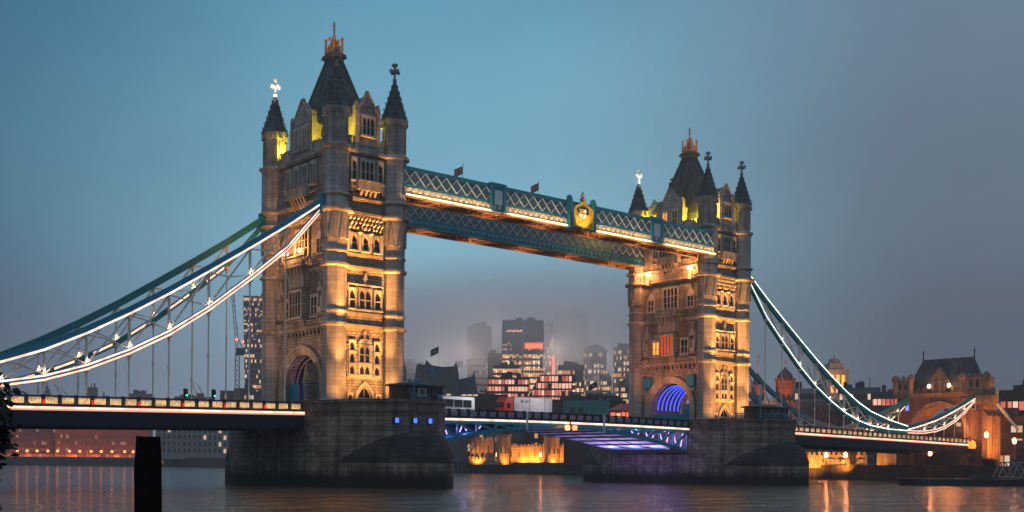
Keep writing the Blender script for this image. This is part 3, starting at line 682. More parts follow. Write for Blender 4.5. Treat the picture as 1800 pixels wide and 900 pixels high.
# ================================================================== high level walkways
def walkway(y0, y1, label, front):
    """two lattice girders, floor and roof, y0..y1; front = the girder facing downstream carries the lit cornice"""
    t = thing("high_level_walkway", label, "walkway", (41.15, (y0+y1)/2, 43.2), 0, "high level walkways")
    D = Matrix.Translation((-41.15, -(y0+y1)/2, -43.2)); nb = lambda: MB(D.copy())
    X0, X1 = 5.6, 76.7
    for yy in (y0, y1):
        sg = -1 if yy == y0 else 1
        m = nb(); m.box(X0, X1, yy-.2, yy+.2, 46.95, 47.35); m.box(X0, X1, yy-.28, yy+.28, 47.351, 47.5); m.box(X0, X1, yy-.2, yy+.2, 44.55, 44.85)
        m.box(X0, X1, yy-.12, yy+.12, 43.3, 44.5)
        m.build("girder", WALKB, t)
        m = nb(); n = 36; p = (X1-X0)/n
        for i in range(n):
            a = X0+i*p
            m.bar((a, yy+sg*.06, 44.85), (a+p, yy+sg*.06, 46.95), .22, .1); m.bar((a+p, yy+sg*.13, 44.85), (a, yy+sg*.13, 46.95), .22, .1)
        m.build("lattice", PALEB, t)
        m = nb(); m.box(X0, X1, yy-.07 if sg < 0 else yy-.1, yy+.1 if sg < 0 else yy+.07, 44.86, 46.94); m.build("glazing", GLASSW, t)
        m = nb(); m.box(X0, X1, yy+sg*.2-.08, yy+sg*.2+.08, 43.25, 44.45)
        for i in range(64):
            a = X0+.5+i*(X1-X0-1)/63; m.lathe([(0, .42), (.12, .36), (.2, .1)], 8); k = len(m.v)-24
            for j in range(k, len(m.v)):
                q = D.inverted() @ m.v[j]; m.v[j] = D @ Vector((a+q.x, yy+sg*(.28+q.z), 43.9+q.y))
        m.box(X0, X1, yy+sg*.45-.2, yy+sg*.45+.2, 43.08, 43.249); m.build("cornice", CREAM if front and sg < 0 else WALKB, t)
    if front:
        segs = [(X0, 21.8), (25.4, 38.4), (45.3, 58.8), (62.6, X1)]
        for a, b in segs:
            ar = lamp("cornice_light", 'AREA', ((a+b)/2, y0-1.0, 43.0), (b-a)*CORN, (1, .66, .34), ((a+b)/2, y0-.3, 44.3), size=b-a); ar.data.shape = 'RECTANGLE'; ar.data.size_y = .12
            m = nb(); m.box(a, b, y0-.78, y0-.62, 43.12, 43.3); m.build("led_strip", LEDC, t)
    m = nb(); m.box(X0, X1, y0+.15, y1-.15, 43.42, 43.6); m.build("floor", SOFF, t)
    m = nb()
    for i in range(25):
        a = X0+.6+i*(X1-X0-1.2)/24; m.box(a-.09, a+.09, y0+.1, y1-.1, 43.1, 43.41)
        if i < 24:
            b = a+(X1-X0-1.2)/24; m.bar((a, y0+.3, 43.2), (b, y1-.3, 43.2), .16); m.bar((a, y1-.3, 43.25), (b, y0+.3, 43.25), .16)
    for yy in (y0+.2, y1-.2): m.box(X0, X1, yy-.22, yy+.22, 42.95, 43.2)
    m.build("bracing", BRAC, t)
    m = nb(); m.frustum(X0, X1, y0-.1, y1+.1, 47.51, X0, X1, y0+1.2, y1-1.2, 47.7); m.build("roof", LEADR, t)
    for a in ((23.6, 60.7) if front else ()):
        m = nb(); m.box(a-1.5, a+1.5, y0-.42, y0+.1, 43.15, 47.7); m.box(a-1.65, a+1.65, y0-.5, y0+.1, 47.2, 47.75)
        for s in (-1.3, 1.3): m.box(a+s-.25, a+s+.25, y0-.62, y0-.4, 43.2, 47.7)
        q = m.build("panelled_post", WALKB, t)
        m = nb(); m.box(a-.8, a+.8, y0-.5, y0-.43, 44.3, 46.6); m.build("post_panel", PALEB, q)
    if front:                                                       # city arms in a gilt ogee niche at midspan
        a = 41.85
        m = nb()
        for s in (-2.75, 2.75):
            m.box(a+s-.36, a+s+.36, y0-.9, y0+.1, 42.8, 47.7); m.lathe([(47.7, .52), (48.1, .52), (48.4, .25)], 6, (a+s, y0-.4))
        m.box(a-2.3, a+2.3, y0-.5, y0, 43.0, 47.0); c = m.build("arms_pier", TEAL, t)
        F = D @ Matrix(((1, 0, 0, a), (0, -1, 0, y0), (0, 0, 1, 0), (0, 0, 0, 1)))
        m = MB(F); half = [(2.3, 43.2), (2.3, 46.2), (1.6, 46.8), (.8, 47.1), (.3, 47.6), (0, 48.1)]
        out = half+[(-p[0], p[1]) for p in reversed(half[:-1])]; inn = [(p[0]*.8, 43.2+(p[1]-43.2)*.86+.25) for p in out]
        m.ring(out, inn, .55, 1.05); m.extr([(p[0]*.98, 43.2+(p[1]-43.2)*.97+.05) for p in inn], .56, .66)
        for k in range(26):
            r = random.Random(k); s, z = r.uniform(-1.7, 1.7), r.uniform(43.7, 46.2)
            if abs(s) > .75 or z < 44.3: m.lathe([(0, r.uniform(.15, .3)), (.2, .08)], 6); base = len(m.v)-12
            else: continue
            for j in range(base, len(m.v)):
                q = F.inverted() @ m.v[j]; m.v[j] = F @ Vector((s+q.x, .66+q.z, z+q.y))
        m.bar((-1.6, .75, 45.9), (-.2, .75, 44.6), .16); m.bar((1.6, .75, 45.9), (.2, .75, 44.6), .16); m.bar((0, .75, 43.5), (0, .75, 44.6), .3)
        m.build("gilt_niche", GOLD, c)
        m = MB(F); m.mi = 0; m.extr([(-.8, 46.3), (-.8, 45.2), (0, 44.3), (.8, 45.2), (.8, 46.3)], .67, .8)
        m.mi = 1; m.box(-.12, .12, .8, .84, 44.6, 46.3); m.box(-.8, .8, .8, .84, 45.5, 45.75); m.mi = 2
        m.box(-.62, -.3, .8, .86, 45.85, 46.2); m.box(-1.25, -.85, .67, .9, 45.6, 46.6); m.box(.85, 1.25, .67, .9, 45.5, 46.5); m.box(-.5, .5, .67, .9, 46.32, 46.75)
        m.build("shield", [WHITE, REDP, BLACKM], c)
        m = MB(F); m.M = F @ Matrix.Translation((0, .7, 0)); m.lathe([(47.9, .6), (48.15, .42), (48.35, .18), (48.5, .36), (48.75, .38), (48.95, .12), (49.1, .2), (49.3, .05)], 8); m.build("finial", COPPER, c)
        lamp("arms_light", 'SPOT', (a, y0-4.0, 43.0), 3200, (1, .74, .22), (a, y0, 46), 70, .5, .2, None)
    return t
CORN = 26.0
WALKB = plain("pale walkway blue", (.045, .25, .36), .45)
GLASSW = plain("walkway glazing", (.10, .155, .20), .35)
WINR2 = emit("red lit kiosk window", (1, .16, .06), 1.2)
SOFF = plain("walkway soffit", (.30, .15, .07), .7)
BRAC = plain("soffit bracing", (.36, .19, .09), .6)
walkway(-10.7, -7.1, "front high level walkway with warm lit cornice and gilded coat of arms", True)
walkway(7.1, 10.7, "rear high level walkway, unlit blue lattice seen beneath the front one", False)
for k in range(6): lamp("walkway_underlight", 'SPOT', (12+k*11.6, -9.2, 40.6), 900, (1, .5, .2), (12+k*11.6, -9.2, 44), 150, .9, .4)
for k in range(6): lamp("walkway_underlight", 'SPOT', (12+k*11.6, 9.2, 40.6), 700, (1, .5, .2), (12+k*11.6, 9.2, 44), 150, .9, .4)

def flag_on(loc, hgt, name, label, cat, group, union, rz=0, L=2.4, H=1.4):
    t = thing(name, label, cat, loc, rz, group)
    m = MB(); m.bar((0, 0, 0), (0, 0, hgt), .09, n=6); m.lathe([(hgt, .05), (hgt+.12, .12), (hgt+.25, .03)], 6); m.build("pole", WHITE if union else BLACKM, t)
    def wave(u, v, off=0):
        return (-u*L*.86, math.sin(u*6)*.18+off, hgt-.15-H*(1-v)-u*L*.42)
    def patch(poly, off):
        return [wave(u, v, off) for u, v in poly]
    m = MB(); n = 8
    for th in (0, .03):
        vs = [wave(i/n, v, th) for i in range(n+1) for v in (0, 1)]
        m.add(vs, [(2*i, 2*i+2, 2*i+3, 2*i+1) for i in range(n)])
    cl = m.build("cloth", NAVY if union else BLACKM, t)
    if union:
        for mt, w, off in ((WHITE, .17, .012), (REDP, .09, .024)):
            m = MB()
            for sgn in (-1, 1):
                o = .03*(1 if sgn > 0 else 0)+sgn*off
                for i in range(n):
                    a, b = i/n, (i+1)/n
                    m.add([wave(a, .5-w, o), wave(b, .5-w, o), wave(b, .5+w, o), wave(a, .5+w, o)], [(0, 1, 2, 3)])
                    d = w*.55
                    for fl in (0, 1):
                        va, vb = (a, b) if not fl else (1-a, 1-b)
                        m.add([wave(a, max(0, va-d), o*.96), wave(b, max(0, vb-d), o*.96), wave(b, min(1, vb+d), o*.96), wave(a, min(1, va+d), o*.96)], [(0, 1, 2, 3)])
                m.add([wave(.5-w*.6, 0, o), wave(.5+w*.6, 0, o), wave(.5+w*.6, 1, o), wave(.5-w*.6, 1, o)], [(0, 1, 2, 3)])
            m.build("cross", mt, cl)
    else:
        m = MB(); m.add(patch([(.35, .4), (.6, .35), (.65, .6), (.4, .7)], -.03), [(0, 1, 2, 3)]); m.build("emblem", GREYL, cl)
    return t
flag_on((17.6, -9.6, 47.7), 2.2, "flag", "small union flag on the walkway roof, the one closer to the left tower", "flag", "union flags on the walkway", True, 0, 2.0, 1.25)
flag_on((33.5, -9.6, 47.7), 2.2, "flag", "small union flag on the walkway roof beside the gilded arms", "flag", "union flags on the walkway", True, 0, 2.0, 1.25)

# ================================================================== suspension chains
PS = [7.0, 13, 18.5, 24.5, 30, 35.3, 40.7, 45.8, 50.8, 58, 65.9]
PU = [40.7, 36.4, 32.7, 28.8, 25.3, 22.2, 19.3, 16.9, 15.1, 13.5, 12.3]
PL = [39.9, 33.0, 28.4, 23.7, 20.0, 17.2, 14.9, 13.3, 12.35, 11.75, 11.6]
BULBJ = emit("joint lamp", (1, .62, .38), 5)
LEDG = emit("greenish white led strip", (.92, 1, .80), 2.2, .4)
def deck_z(s): return 11.35-max(0, s-10)*.018
def chain(x0, sx, y, label, grp, ps, pu, pl, led_up, led_lo, paint, hang, tip=True, lit_top=False, off=0.):
    """ps = distance from the tower axis along the bridge (sx = direction), pu / pl = heights of the two chords"""
    t = thing("suspension_chain", label, "suspension chain", (x0, y, 10.7), 0, grp)
    D = Matrix.Translation((-x0, -y, -10.7)); nb = lambda: MB(D.copy())
    P = lambda s, z, yy=0: (x0+sx*s, y+yy, z)
    def chord(zs, dz0, dz1, w, name, mt):
        m = nb(); vs = []; n = len(ps)
        for s, z in zip(ps, zs): vs += [P(s, z+dz0, -w), P(s, z+dz0, w), P(s, z+dz1, w), P(s, z+dz1, -w)]
        m.add(vs, [(4*i+k, 4*i+(k+1) % 4, 4*i+4+(k+1) % 4, 4*i+4+k) for i in range(n-1) for k in range(4)]+[(0, 1, 2, 3), tuple(range(4*n-1, 4*n-5, -1))])
        return m.build(name, mt, t)
    up_ = chord(pu, -.42, .72, .32, "upper_chord", paint)
    lo_ = chord(pl, -.45, .45, .30, "lower_chord", paint)
    def strip(zs, dz, h, par, gaps=False, mt=LED, rng=None):
        n = len(ps)
        def seg(i, a, b):
            m = nb(); f = lambda s: zs[i]+(zs[i+1]-zs[i])*(s-ps[i])/(ps[i+1]-ps[i])
            m.add([P(s, f(s)+dz+d, yy) for s in (a, b) for yy, d in ((-.40, -h), (-.34, -h), (-.34, h), (-.40, h))],
                  [(0, 1, 2, 3), (7, 6, 5, 4)]+[(k, 4+k, 4+(k+1) % 4, (k+1) % 4) for k in range(4)])
            return m
        if gaps:
            for i in range(1, n-1):
                L_ = ps[i+1]-ps[i]; seg(i, ps[i]+L_*.12, ps[i]+L_*.62).build("led_strip", mt, par)
        else:
            allm = nb()
            for i in range(n-1):
                q = seg(i, ps[i]+(.9 if i == 0 and tip else 0), ps[i+1]); o = len(allm.v); allm.v += q.v; allm.f += [[o+j for j in f] for f in q.f]; allm.m += q.m
            allm.build("led_strip", mt, par)
    if led_up == 'line': strip(pu, -.2+off, .14, up_)
    if led_up == 'thin': strip(pu, .60, .09, up_, mt=LEDG)
    if led_lo == 'line':
        h = .12 if sx < 0 else .085
        strip(pl, .26, h, lo_, mt=LEDG if led_up == 'thin' else LED)
        if led_up != 'thin': strip(pl, -.24, h, lo_, mt=LEDP)
    if led_lo == 'gaps': strip(pl, .1, .15, lo_, True, LEDP)
    if led_up == 'gaps': strip(pu, 0, .15, up_, True, LEDP)
    for i in range(1, len(ps)-1 if len(ps) > 4 else len(ps)):
        if pu[i]-pl[i] > .9:
            m = nb()
            for yy in (-.18, .18): m.bar(P(ps[i], pl[i]+.3, yy), P(ps[i], pu[i]-.3, yy), .16)
            m.build("post", WHITE, t)
        if i+1 < len(ps) and pu[i+1]-pl[i+1] > .7:
            m = nb(); m.bar(P(ps[i], pu[i]-.4), P(ps[i+1], pl[i+1]+.4), .26, .2)
            m.build("diagonal", WHITE, t)
            m = nb(); a, b = ps[i], ps[i+1]; mid = (a+b)/2; zm = (pu[i]-.4+pl[i+1]+.4)/2
            m.bar(P(a, pl[i]+.4, .1), P(mid, zm, .1), .2, .16); m.bar(P(mid, zm, -.1), P(b, pu[i+1]-.4, -.1), .2, .16)
            m.build("brace", WHITE, t)
    if led_lo:                                                     # small uplights at the joints of the lower chord
        for i in range(2, len(ps)-1):
            m = nb(); m.M = m.M @ Matrix.Translation(P(ps[i], pl[i]+.62, -.1)); m.lathe([(-.16, .08), (-.05, .15), (.08, .15), (.16, .05)], 6); m.build("joint_lamp", BULBJ, t)
            lamp("joint_light", 'POINT', P(ps[i], pl[i]+.95, -.25), 75, (1, .62, .36), size=.15)
    if tip:
        m = nb(); m.box(min(x0+sx*5.6, x0+sx*7.6), max(x0+sx*5.6, x0+sx*7.6), y-.36, y+.36, 39.3, 41.6); m.build("end_link", paint, t)
    for s, zt in hang:
        if zt-deck_z(s) < .5: continue
        m = nb(); m.bar(P(s, deck_z(s)), P(s, zt-.3), .2, n=6); h = m.build("hanger_rod", WHITE, t)
        m = nb(); m.bar(P(s, zt-1.1), P(s, zt-.3), .34, n=6); m.box(x0+sx*s-.3, x0+sx*s+.3, y-.34, y+.34, zt-.55, zt-.2)
        m.build("hanger_clevis", WHITE, h)
        m = nb(); zm = (zt+deck_z(s))/2; m.bar(P(s, zm-.25), P(s, zm+.25), .34, n=6); m.build("rod_sleeve", WHITE, h)
    return t
HANG = [(s, z) for s, z in zip(PS[1:-1], PL[1:-1])]
CG = "suspension chains of the side spans"
chain(0, -1, -8.93, "front chain of the left side span, outlined in bright white light strips", CG, PS, PU, PL, 'line', 'line', TEAL, HANG)
chain(0, -1, 8.93, "rear chain of the left side span, plain teal above with broken light strips below", CG, PS, PU, PL, None, 'gaps', TEALD, HANG)
chain(82.3, 1, -8.93, "front chain of the right side span, falling from the farther tower with greenish white strips", CG, PS, PU, PL, 'thin', 'line', TEALD, HANG)
chain(82.3, 1, 8.93, "rear chain of the right side span, dark teal with pale bracing behind the front one", CG, PS, PU, PL, None, None, TEALD, HANG)
QS = [65.9, 69.5, 73.5, 78.2, 82.5, 87.5, 92, 96.9]; QU = [12.3, 12.9, 13.7, 14.7, 15.9, 17.5, 19.0, 20.8]; QL = [11.6, 11.6, 11.7, 12.2, 13.1, 14.9, 17.2, 20.2]
QH = [(78.2, 12.2), (82.5, 13.1), (87.5, 14.9), (92.5, 17.4)]
chain(82.3, 1, -8.93, "short front chain rising to the brick gatehouse, glowing pinkish white", CG, QS, QU, QL, 'line', 'line', TEALD, QH, False)
chain(82.3, 1, 8.93, "short rear chain rising to the gatehouse, teal and unlit", CG, QS, QU, QL, None, 'gaps', TEALD, QH, False)

# ================================================================== decks
def parapet(t, nb, xa, xb, yy, zf, pitch, panel, post, red):
    """posts and cast panels along one edge; zf(x) = height of the footway edge"""
    n = max(1, round(abs(xb-xa)/pitch)); p = (xb-xa)/n
    m = nb()
    for i in range(n):
        a, b = xa+i*p, xa+(i+1)*p
        for z0, z1, w in ((.02, .2, .14), (1.05, 1.25, .16)):
            za, zb = zf(a), zf(b); m.add([(x, y, z) for x, zz in ((a, za), (b, zb)) for y, z in ((yy-w, zz+z0), (yy+w, zz+z0), (yy+w, zz+z1), (yy-w, zz+z1))],
                                         [(0, 1, 2, 3), (7, 6, 5, 4)]+[(k, 4+k, 4+(k+1) % 4, (k+1) % 4) for k in range(4)])
    m.build("parapet_rail", NAVY, t)
    for i in range(n+1): a = xa+i*p; m = nb(); m.box(a-.22, a+.22, yy-.2, yy+.2, zf(a), zf(a)+1.32); m.build("parapet_post", NAVY, t)
    for i in range(n):
        c = xa+(i+.5)*p; z = zf(c); hw = abs(p)/2-.24; m = nb(); sg = -1 if yy < 0 else 1
        m.box(c-hw, c+hw, yy-.03, yy+.03, z+.24, z+1.0)
        if post:
            for k in range(-1, 2): m.bar((c+k*hw*.6-.2, yy+sg*.07, z+.28), (c+k*hw*.6+.2, yy+sg*.07, z+.96), .1, .06); m.bar((c+k*hw*.6+.2, yy+sg*.07, z+.28), (c+k*hw*.6-.2, yy+sg*.07, z+.96), .1, .06)
        else:
            for k in range(4): a = c-hw+.1+k*hw*.5; m.bar((a, yy+sg*.07, z+.26), (a+.35, yy+sg*.07, z+.98), .07, .06)
        m.build("parapet_panel", panel, t)
    if red:
        for i in range(1, n, 3): a = xa+i*p; m = nb(); m.extr([(a-.16, zf(a)+.75), (a+.16, zf(a)+.75), (a+.16, zf(a)+.35), (a, zf(a)+.15), (a-.16, zf(a)+.35)], yy-.3, yy-.2); m.build("red_shield", REDP, t)
def side_span(x0, x1, label, zf, far):
    t = thing("side_span_deck", label, "bridge deck", ((x0+x1)/2, 0, 10.7), 0, "side spans of the bridge")
    D = Matrix.Translation((-(x0+x1)/2, 0, -10.7)); nb = lambda: MB(D.copy())
    def slab(y0, y1, a, b, name, mt):
        m = nb(); m.add([(x, y, zf(x)+z) for x in (x0, x1) for y, z in ((y0, a), (y1, a), (y1, b), (y0, b))], [(0, 1, 2, 3), (7, 6, 5, 4)]+[(k, 4+k, 4+(k+1) % 4, (k+1) % 4) for k in range(4)])
        return m.build(name, mt, t)
    slab(-9.2, 9.2, -.62, 0, "deck_slab", DARKW); slab(-5.4, 5.4, .004, .06, "roadway", ASPH)
    for y in (-8.9, 8.9): slab(y-.25, y+.25, -2.3, -.621, "girder", NAVY)
    for y in (-8.9, 8.9): slab(y-.45, y+.45, -2.5, -2.301, "flange", NAVY)
    for k in range(3): slab(-4.5+k*4.5-.2, -4.5+k*4.5+.2, -1.6, -.622, "stringer", DARKW)
    n = 14
    for i in range(n): a = x0+(i+.5)*(x1-x0)/n; m = nb(); m.box(a-.2, a+.2, -8.6, 8.6, zf(a)-2.1, zf(a)-.63); m.build("cross_beam", DARKW, t)
    slab(-9.42, -9.3, -.40, -.14, "led_strip", LEDP); slab(-9.40, -9.3, -.60, -.402, "strip_edge_glow", LEDK)  # lower pink strip stands in for the glow around the led
    for y in (-9.05, 9.05): parapet(t, nb, x0+.3, x1-.3, y, zf, 1.95, CREAM, True, not far)
    # unseen area strips added below the footway edge make the cast panels glow
    n = 5 if not far else 7; w = (x1-x0)/n
    for i in range(n):
        a = x0+(i+.5)*w; l = lamp("parapet_light", 'AREA', (a, -9.85, zf(a)-.02), 4.2*w, (1, .64, .32), (a, -9.05, zf(a)+.8), size=w*.98); l.data.shape = 'RECTANGLE'; l.data.size_y = .1; l.data.spread = R(80)
    return t
side_span(-66, -10.05, "left side span deck with cream cast panels, dark blue posts and a pink light strip", lambda x: 10.6+(x+10)*.0175, False)
side_span(92.35, 179.4, "right side span deck running to the gatehouse with cream cast panels", lambda x: 10.75-(x-92)*.0165, True)
for xx in (0, 82.3):
    t = MB(Matrix.Translation((xx, 0, 0))).box(-9.9, 9.9, -5.3, 5.3, 10.3, 10.69).build("road", ASPH); tag(t, kind='structure')

def arch_z(x): 
    u = abs(x-41.15)/31.1; return 9.62-3.9*u**1.7
def road_z(x): return 10.55+.25*(1-((x-41.15)/31.1)**2)
def bascule(sgn, label):
    xa, xb = (10.05, 41.05) if sgn < 0 else (72.25, 41.25)         # pier face, midspan
    t = thing("bascule_leaf", label, "bascule leaf", (xa, 0, 10.7), 0, "opening leaves of the bridge")
    D = Matrix.Translation((-xa, 0, -10.7)); nb = lambda: MB(D.copy()); n = 8
    X = [xa+(xb-xa)*i/n for i in range(n+1)]
    def strip(y0, y1, zf0, zf1, name, mt, par=None):
        m = nb(); vs = []
        for x in X: vs += [(x, y0, zf0(x)), (x, y1, zf0(x)), (x, y1, zf1(x)), (x, y0, zf1(x))]
        m.add(vs, [(4*i+k, 4*i+(k+1) % 4, 4*i+4+(k+1) % 4, 4*i+4+k) for i in range(n) for k in range(4)]+[(0, 1, 2, 3), tuple(range(4*n+3, 4*n-1, -1))])
        return m.build(name, mt, par or t)
    strip(-8.9, 8.9, lambda x: road_z(x)-.5, road_z, "deck_slab", DARKW); strip(-5.4, 5.4, lambda x: road_z(x)+.004, lambda x: road_z(x)+.06, "roadway", ASPH)
    strip(-9.2, -9.06, lambda x: road_z(x)-.52, lambda x: road_z(x)-.2, "led_strip", LED)
    for y in (-8.6, -2.9, 2.9, 8.6):
        mt = TEAL
        strip(y-.25, y+.25, arch_z, lambda x: arch_z(x)+.55, "arch_chord", mt); strip(y-.2, y+.2, lambda x: road_z(x)-.95, lambda x: road_z(x)-.51, "top_chord", mt)
        for i in range(n):
            if road_z(X[i])-.9-arch_z(X[i])-.5 > .35 and abs(y) > 8:
                m = nb(); m.bar((X[i], y, arch_z(X[i])+.4), (X[i], y, road_z(X[i])-.8), .34, .3); m.build("truss_post", mt, t)
                m = nb(); m.bar((X[i], y, road_z(X[i])-.9), (X[i+1], y, arch_z(X[i+1])+.3), .36, .3); m.build("truss_diagonal", mt, t)
    for i in range(1, n): 
        m = nb(); m.box(X[i]-.42, X[i]+.42, -8.3, 8.3, arch_z(X[i])-.1, arch_z(X[i])+.5); m.build("cross_beam", TEALD, t)
    for k, (y0, y1) in enumerate(((-8.3, -3.2), (-2.6, 2.6), (3.2, 8.3))): strip(y0, y1, lambda x: arch_z(x)+.05, lambda x: arch_z(x)+.12, "soffit_panel", SOFV)
    for i in range(4):
        for a in (.25, .6):
            x = X[i]+(X[i+1]-X[i])*a; zt, zb = road_z(x)-1.1, arch_z(x)+.8
            if zt-zb > .5:
                m = nb(); m.bar((x, -7.9, zb+.2), (x+(.5 if a < .5 else -.6), -7.9, zt-.1), .12); m.build("led_tube", LEDV, t)
    for y in (-8.9, 8.9): parapet(t, nb, xa, xb, y, road_z, 1.9, LATT, False, False)
    m = nb(); x = 31.7 if sgn < 0 else 49.6; m.box(x-.2, x+.2, -9.35, -9.21, 8.9, 12.1); m.build("mast", PALEB, t)
    return t
SOFV = plain("pale leaf soffit", (.62, .60, .66), .6)
LATT = plain("grey lattice panel", (.26, .29, .36), .5)
bascule(-1, "bascule leaf on the left half of the central span, teal truss with violet tubes")
bascule(1, "bascule leaf on the right half of the central span, its soffit washed in violet light")
V = (.58, .40, 1)
for y in (-6, 0, 6): lamp("violet_light", 'SPOT', (71.4, y, 1.6), 11000, V, (56, y, 8.6), 70, .7, .5)
for y in (-5.5, 0, 5.5): lamp("violet_light", 'SPOT', (66, y, 7.0), 900, (.5, .32, 1), (72.4, y-1.5, 6), 150, .5, .3)
for x in (68.5, 64.5, 60.5): lamp("truss_light", 'POINT', (x, -6.5, 9.0 if x > 66 else 9.3), 420, (.55, .4, 1), size=.2)
for x in (12.5, 16.5, 20.5): lamp("truss_light", 'POINT', (x, -6.8, 8.9), 160, (.45, .32, 1), size=.2)
def signal(x):
    t = thing("river_signal", "pair of red and amber river lights hanging at midspan under the parapet", "signal light", (x, -9.6, 9.6))
    m = MB(); m.box(-.06, .06, -.12, .12, -.1, 1.5); m.box(-1.2, 1.2, -.1, .1, .5, .62); m.box(-.1, .1, -.1, .3, -.2, .2); m.build("signal_frame", BLACKM, t)
    for s, mt in ((-.85, BULBY), (.85, BULBR)):
        b = MB(Matrix.Translation((s, -.22, .05))); b.lathe([(-.45, .2), (-.3, .4), (.25, .4), (.4, .2)], 10); b.build("signal_lens", mt, t)
    lamp("signal_glow", 'POINT', (x, -10.4, 9.4), 25, (1, .16, .04), size=.2)
signal(41.15)

# ================================================================== cabins, railings and lamp posts on the piers
def cabin(x, y, label, wide):
    t = thing("control_cabin", label, "cabin", (x, y, 12.06), 0, "control cabins on the piers")
    w = 3.4 if not wide else 4.4
    m = MB(); m.prism([(-w, -1.8), (w, -1.8), (w+.7, 0), (w, 1.8), (-w, 1.8), (-w-.7, 0)], 0, 2.3); m.build("cabin_wall", WOODC, t)
    m = MB(); m.prism([(-w-.3, -2.3), (w+.3, -2.3), (w+1.2, 0), (w+.3, 2.3), (-w-.3, 2.3), (-w-1.2, 0)], 2.31, 2.55); m.prism([(-w-.2, -2.1), (w+.2, -2.1), (w+1, 0), (w+.2, 2.1), (-w-.2, 2.1), (-w-1, 0)], 2.551, 3.0, .35); m.build("cabin_roof", SLATE, t)
    for s in ((-2.4, -.2, 2.0) if not wide else (-3, -1, 1, 3)):
        m = MB(); m.box(s-.65, s+.65, -1.9, -1.81, .9, 2.0); f = m.build("window", WHITE if s == -.2 else BLACKM, t)
        m = MB(); m.box(s-.5, s+.5, -1.93, -1.905, 1.02, 1.9); m.build("pane", GLASS, f)
    return t
WOODC = plain("brown stained boarding", (.05, .035, .025), .7)
cabin(4.1, -16.3, "small brown hexagonal cabin on the nearer pier beside the left tower", False)
cabin(85.6, -16.6, "long low dark cabin on the farther pier beside the right tower", True)
def railing(x, label, xs):
    t = thing("pier_railing", label, "railing", (x, -20, 12.06), 0, "teal railings on the piers")
    for a, b in xs:
        (ax, ay), (bx, by) = a, b; m = MB(Matrix.Translation((-x, 20, -12.06)))
        m.bar((ax, ay, 13.0), (bx, by, 13.0), .12); m.bar((ax, ay, 12.55), (bx, by, 12.55), .5, .06)
        for k in range(7): f = k/6; m.bar((ax+(bx-ax)*f, ay+(by-ay)*f, 12.06), (ax+(bx-ax)*f, ay+(by-ay)*f, 13.05), .1)
        m.build("rail_panel", TEAL, t)
railing(0, "teal railing round the cabin on the nearer pier", [((4.5, -21.2), (7.0, -18.8)), ((7.0, -18.8), (8.6, -15.8)), ((-1, -22.4), (2.5, -21.8))])
railing(82.3, "teal railing along the farther pier", [((78.5, -21), (82.3, -22.6)), ((82.3, -22.6), (86.5, -21.0)), ((86.5, -21.0), (89.5, -17.8)), ((74.6, -17.5), (76.2, -19.3))])
def lamp_post(loc, h, label, lit, arms=True):
    t = thing("lamp_post", label, "lamp post", loc, 0, "teal lamp posts on the bridge")
    m = MB(); m.lathe([(0, .22), (.5, .2), (.6, .1), (h-.4, .07), (h-.3, .14), (h, .05)], 8)
    if arms: m.bar((-.8, 0, h-.5), (.8, 0, h-.5), .08); m.bar((-.8, 0, h-.5), (0, 0, h-.9), .06); m.bar((.8, 0, h-.5), (0, 0, h-.9), .06)
    m.build("post", TEAL, t)
    for s in (-.8, .8):
        m = MB(Matrix.Translation((s, 0, h-.45))); m.lathe([(0, .1), (.15, .2), (.5, .24), (.65, .05)], 6); m.build("lantern", BULBW if lit else TEAL, t)
lamp_post((1.5, -19.5, 12.06), 3.0, "teal lamp post on the nearer pier left of the cabin", False)
lamp_post((8.0, -15.0, 12.06), 5.2, "teal lamp post on the nearer pier at the right end of the cabin", False)
lamp_post((50.9, -7.8, 10.75), 4.2, "teal lamp post on the central span near the middle", False)
lamp_post((79.6, -19.8, 12.06), 4.2, "teal lamp post on the farther pier in front of the lit wall", False)

# ================================================================== vehicles and people on the bridge
def wheel(t, x, y, r, w=.3):
    m = MB(Matrix(((1, 0, 0, x), (0, 0, 1, y), (0, 1, 0, r), (0, 0, 0, 1)))); m.lathe([(-w/2, r*.8), (-w/2+.04, r), (w/2-.04, r), (w/2, r*.8)], 16); q = m.build("wheel", BLACKM, t)
    m = MB(Matrix(((1, 0, 0, x), (0, 0, 1, y), (0, 1, 0, r), (0, 0, 0, 1)))); m.lathe([(-w/2-.02, r*.45), (w/2+.02, r*.45)], 12); m.build("rim", GREYL, q)
def coach(loc):
    t = thing("coach", "white coach with dark window band passing behind the cabin on the central span", "coach", loc)
    m = MB(); m.extr([(-6, .35), (6, .35), (6.05, 1.2), (6.0, 3.2), (5.8, 3.45), (-5.8, 3.45), (-6, 3.2)], -1.25, 1.25); m.build("coach_body", COACHW, t)
    for s in (-1, 1):
        for k in range(6): m = MB(); m.box(-5.7+k*1.86, -5.7+k*1.86+1.78, s*1.256-.004, s*1.256+.004, 1.75, 2.95); m.build("side_window", GLASS, t)
        m = MB(); m.box(-5.9, 5.9, s*1.262-.004, s*1.262+.004, .95, 1.1); m.build("side_stripe", NAVY, t)
        m = MB(); m.box(-5.8, 5.8, s*1.262-.004, s*1.262+.004, 1.6, 1.72); m.build("window_trim", GREYL, t)
    m = MB(); m.box(5.95, 6.03, -1.1, 1.1, 1.4, 3.0); m.build("windscreen", GLASS, t)
    m = MB(); m.box(-5.0, -2.5, -.8, .8, 3.46, 3.7); m.build("roof_unit", COACHW, t)
    for x in (-3.6, 3.8):
        for s in (-1.1, 1.1): wheel(t, x, s, .5)
    m = MB(); m.box(5.96, 6.06, -1.1, -.8, .7, .95); m.build("tail_lamp", BULBR, t)
coach((19.3, -2.2, 10.82))
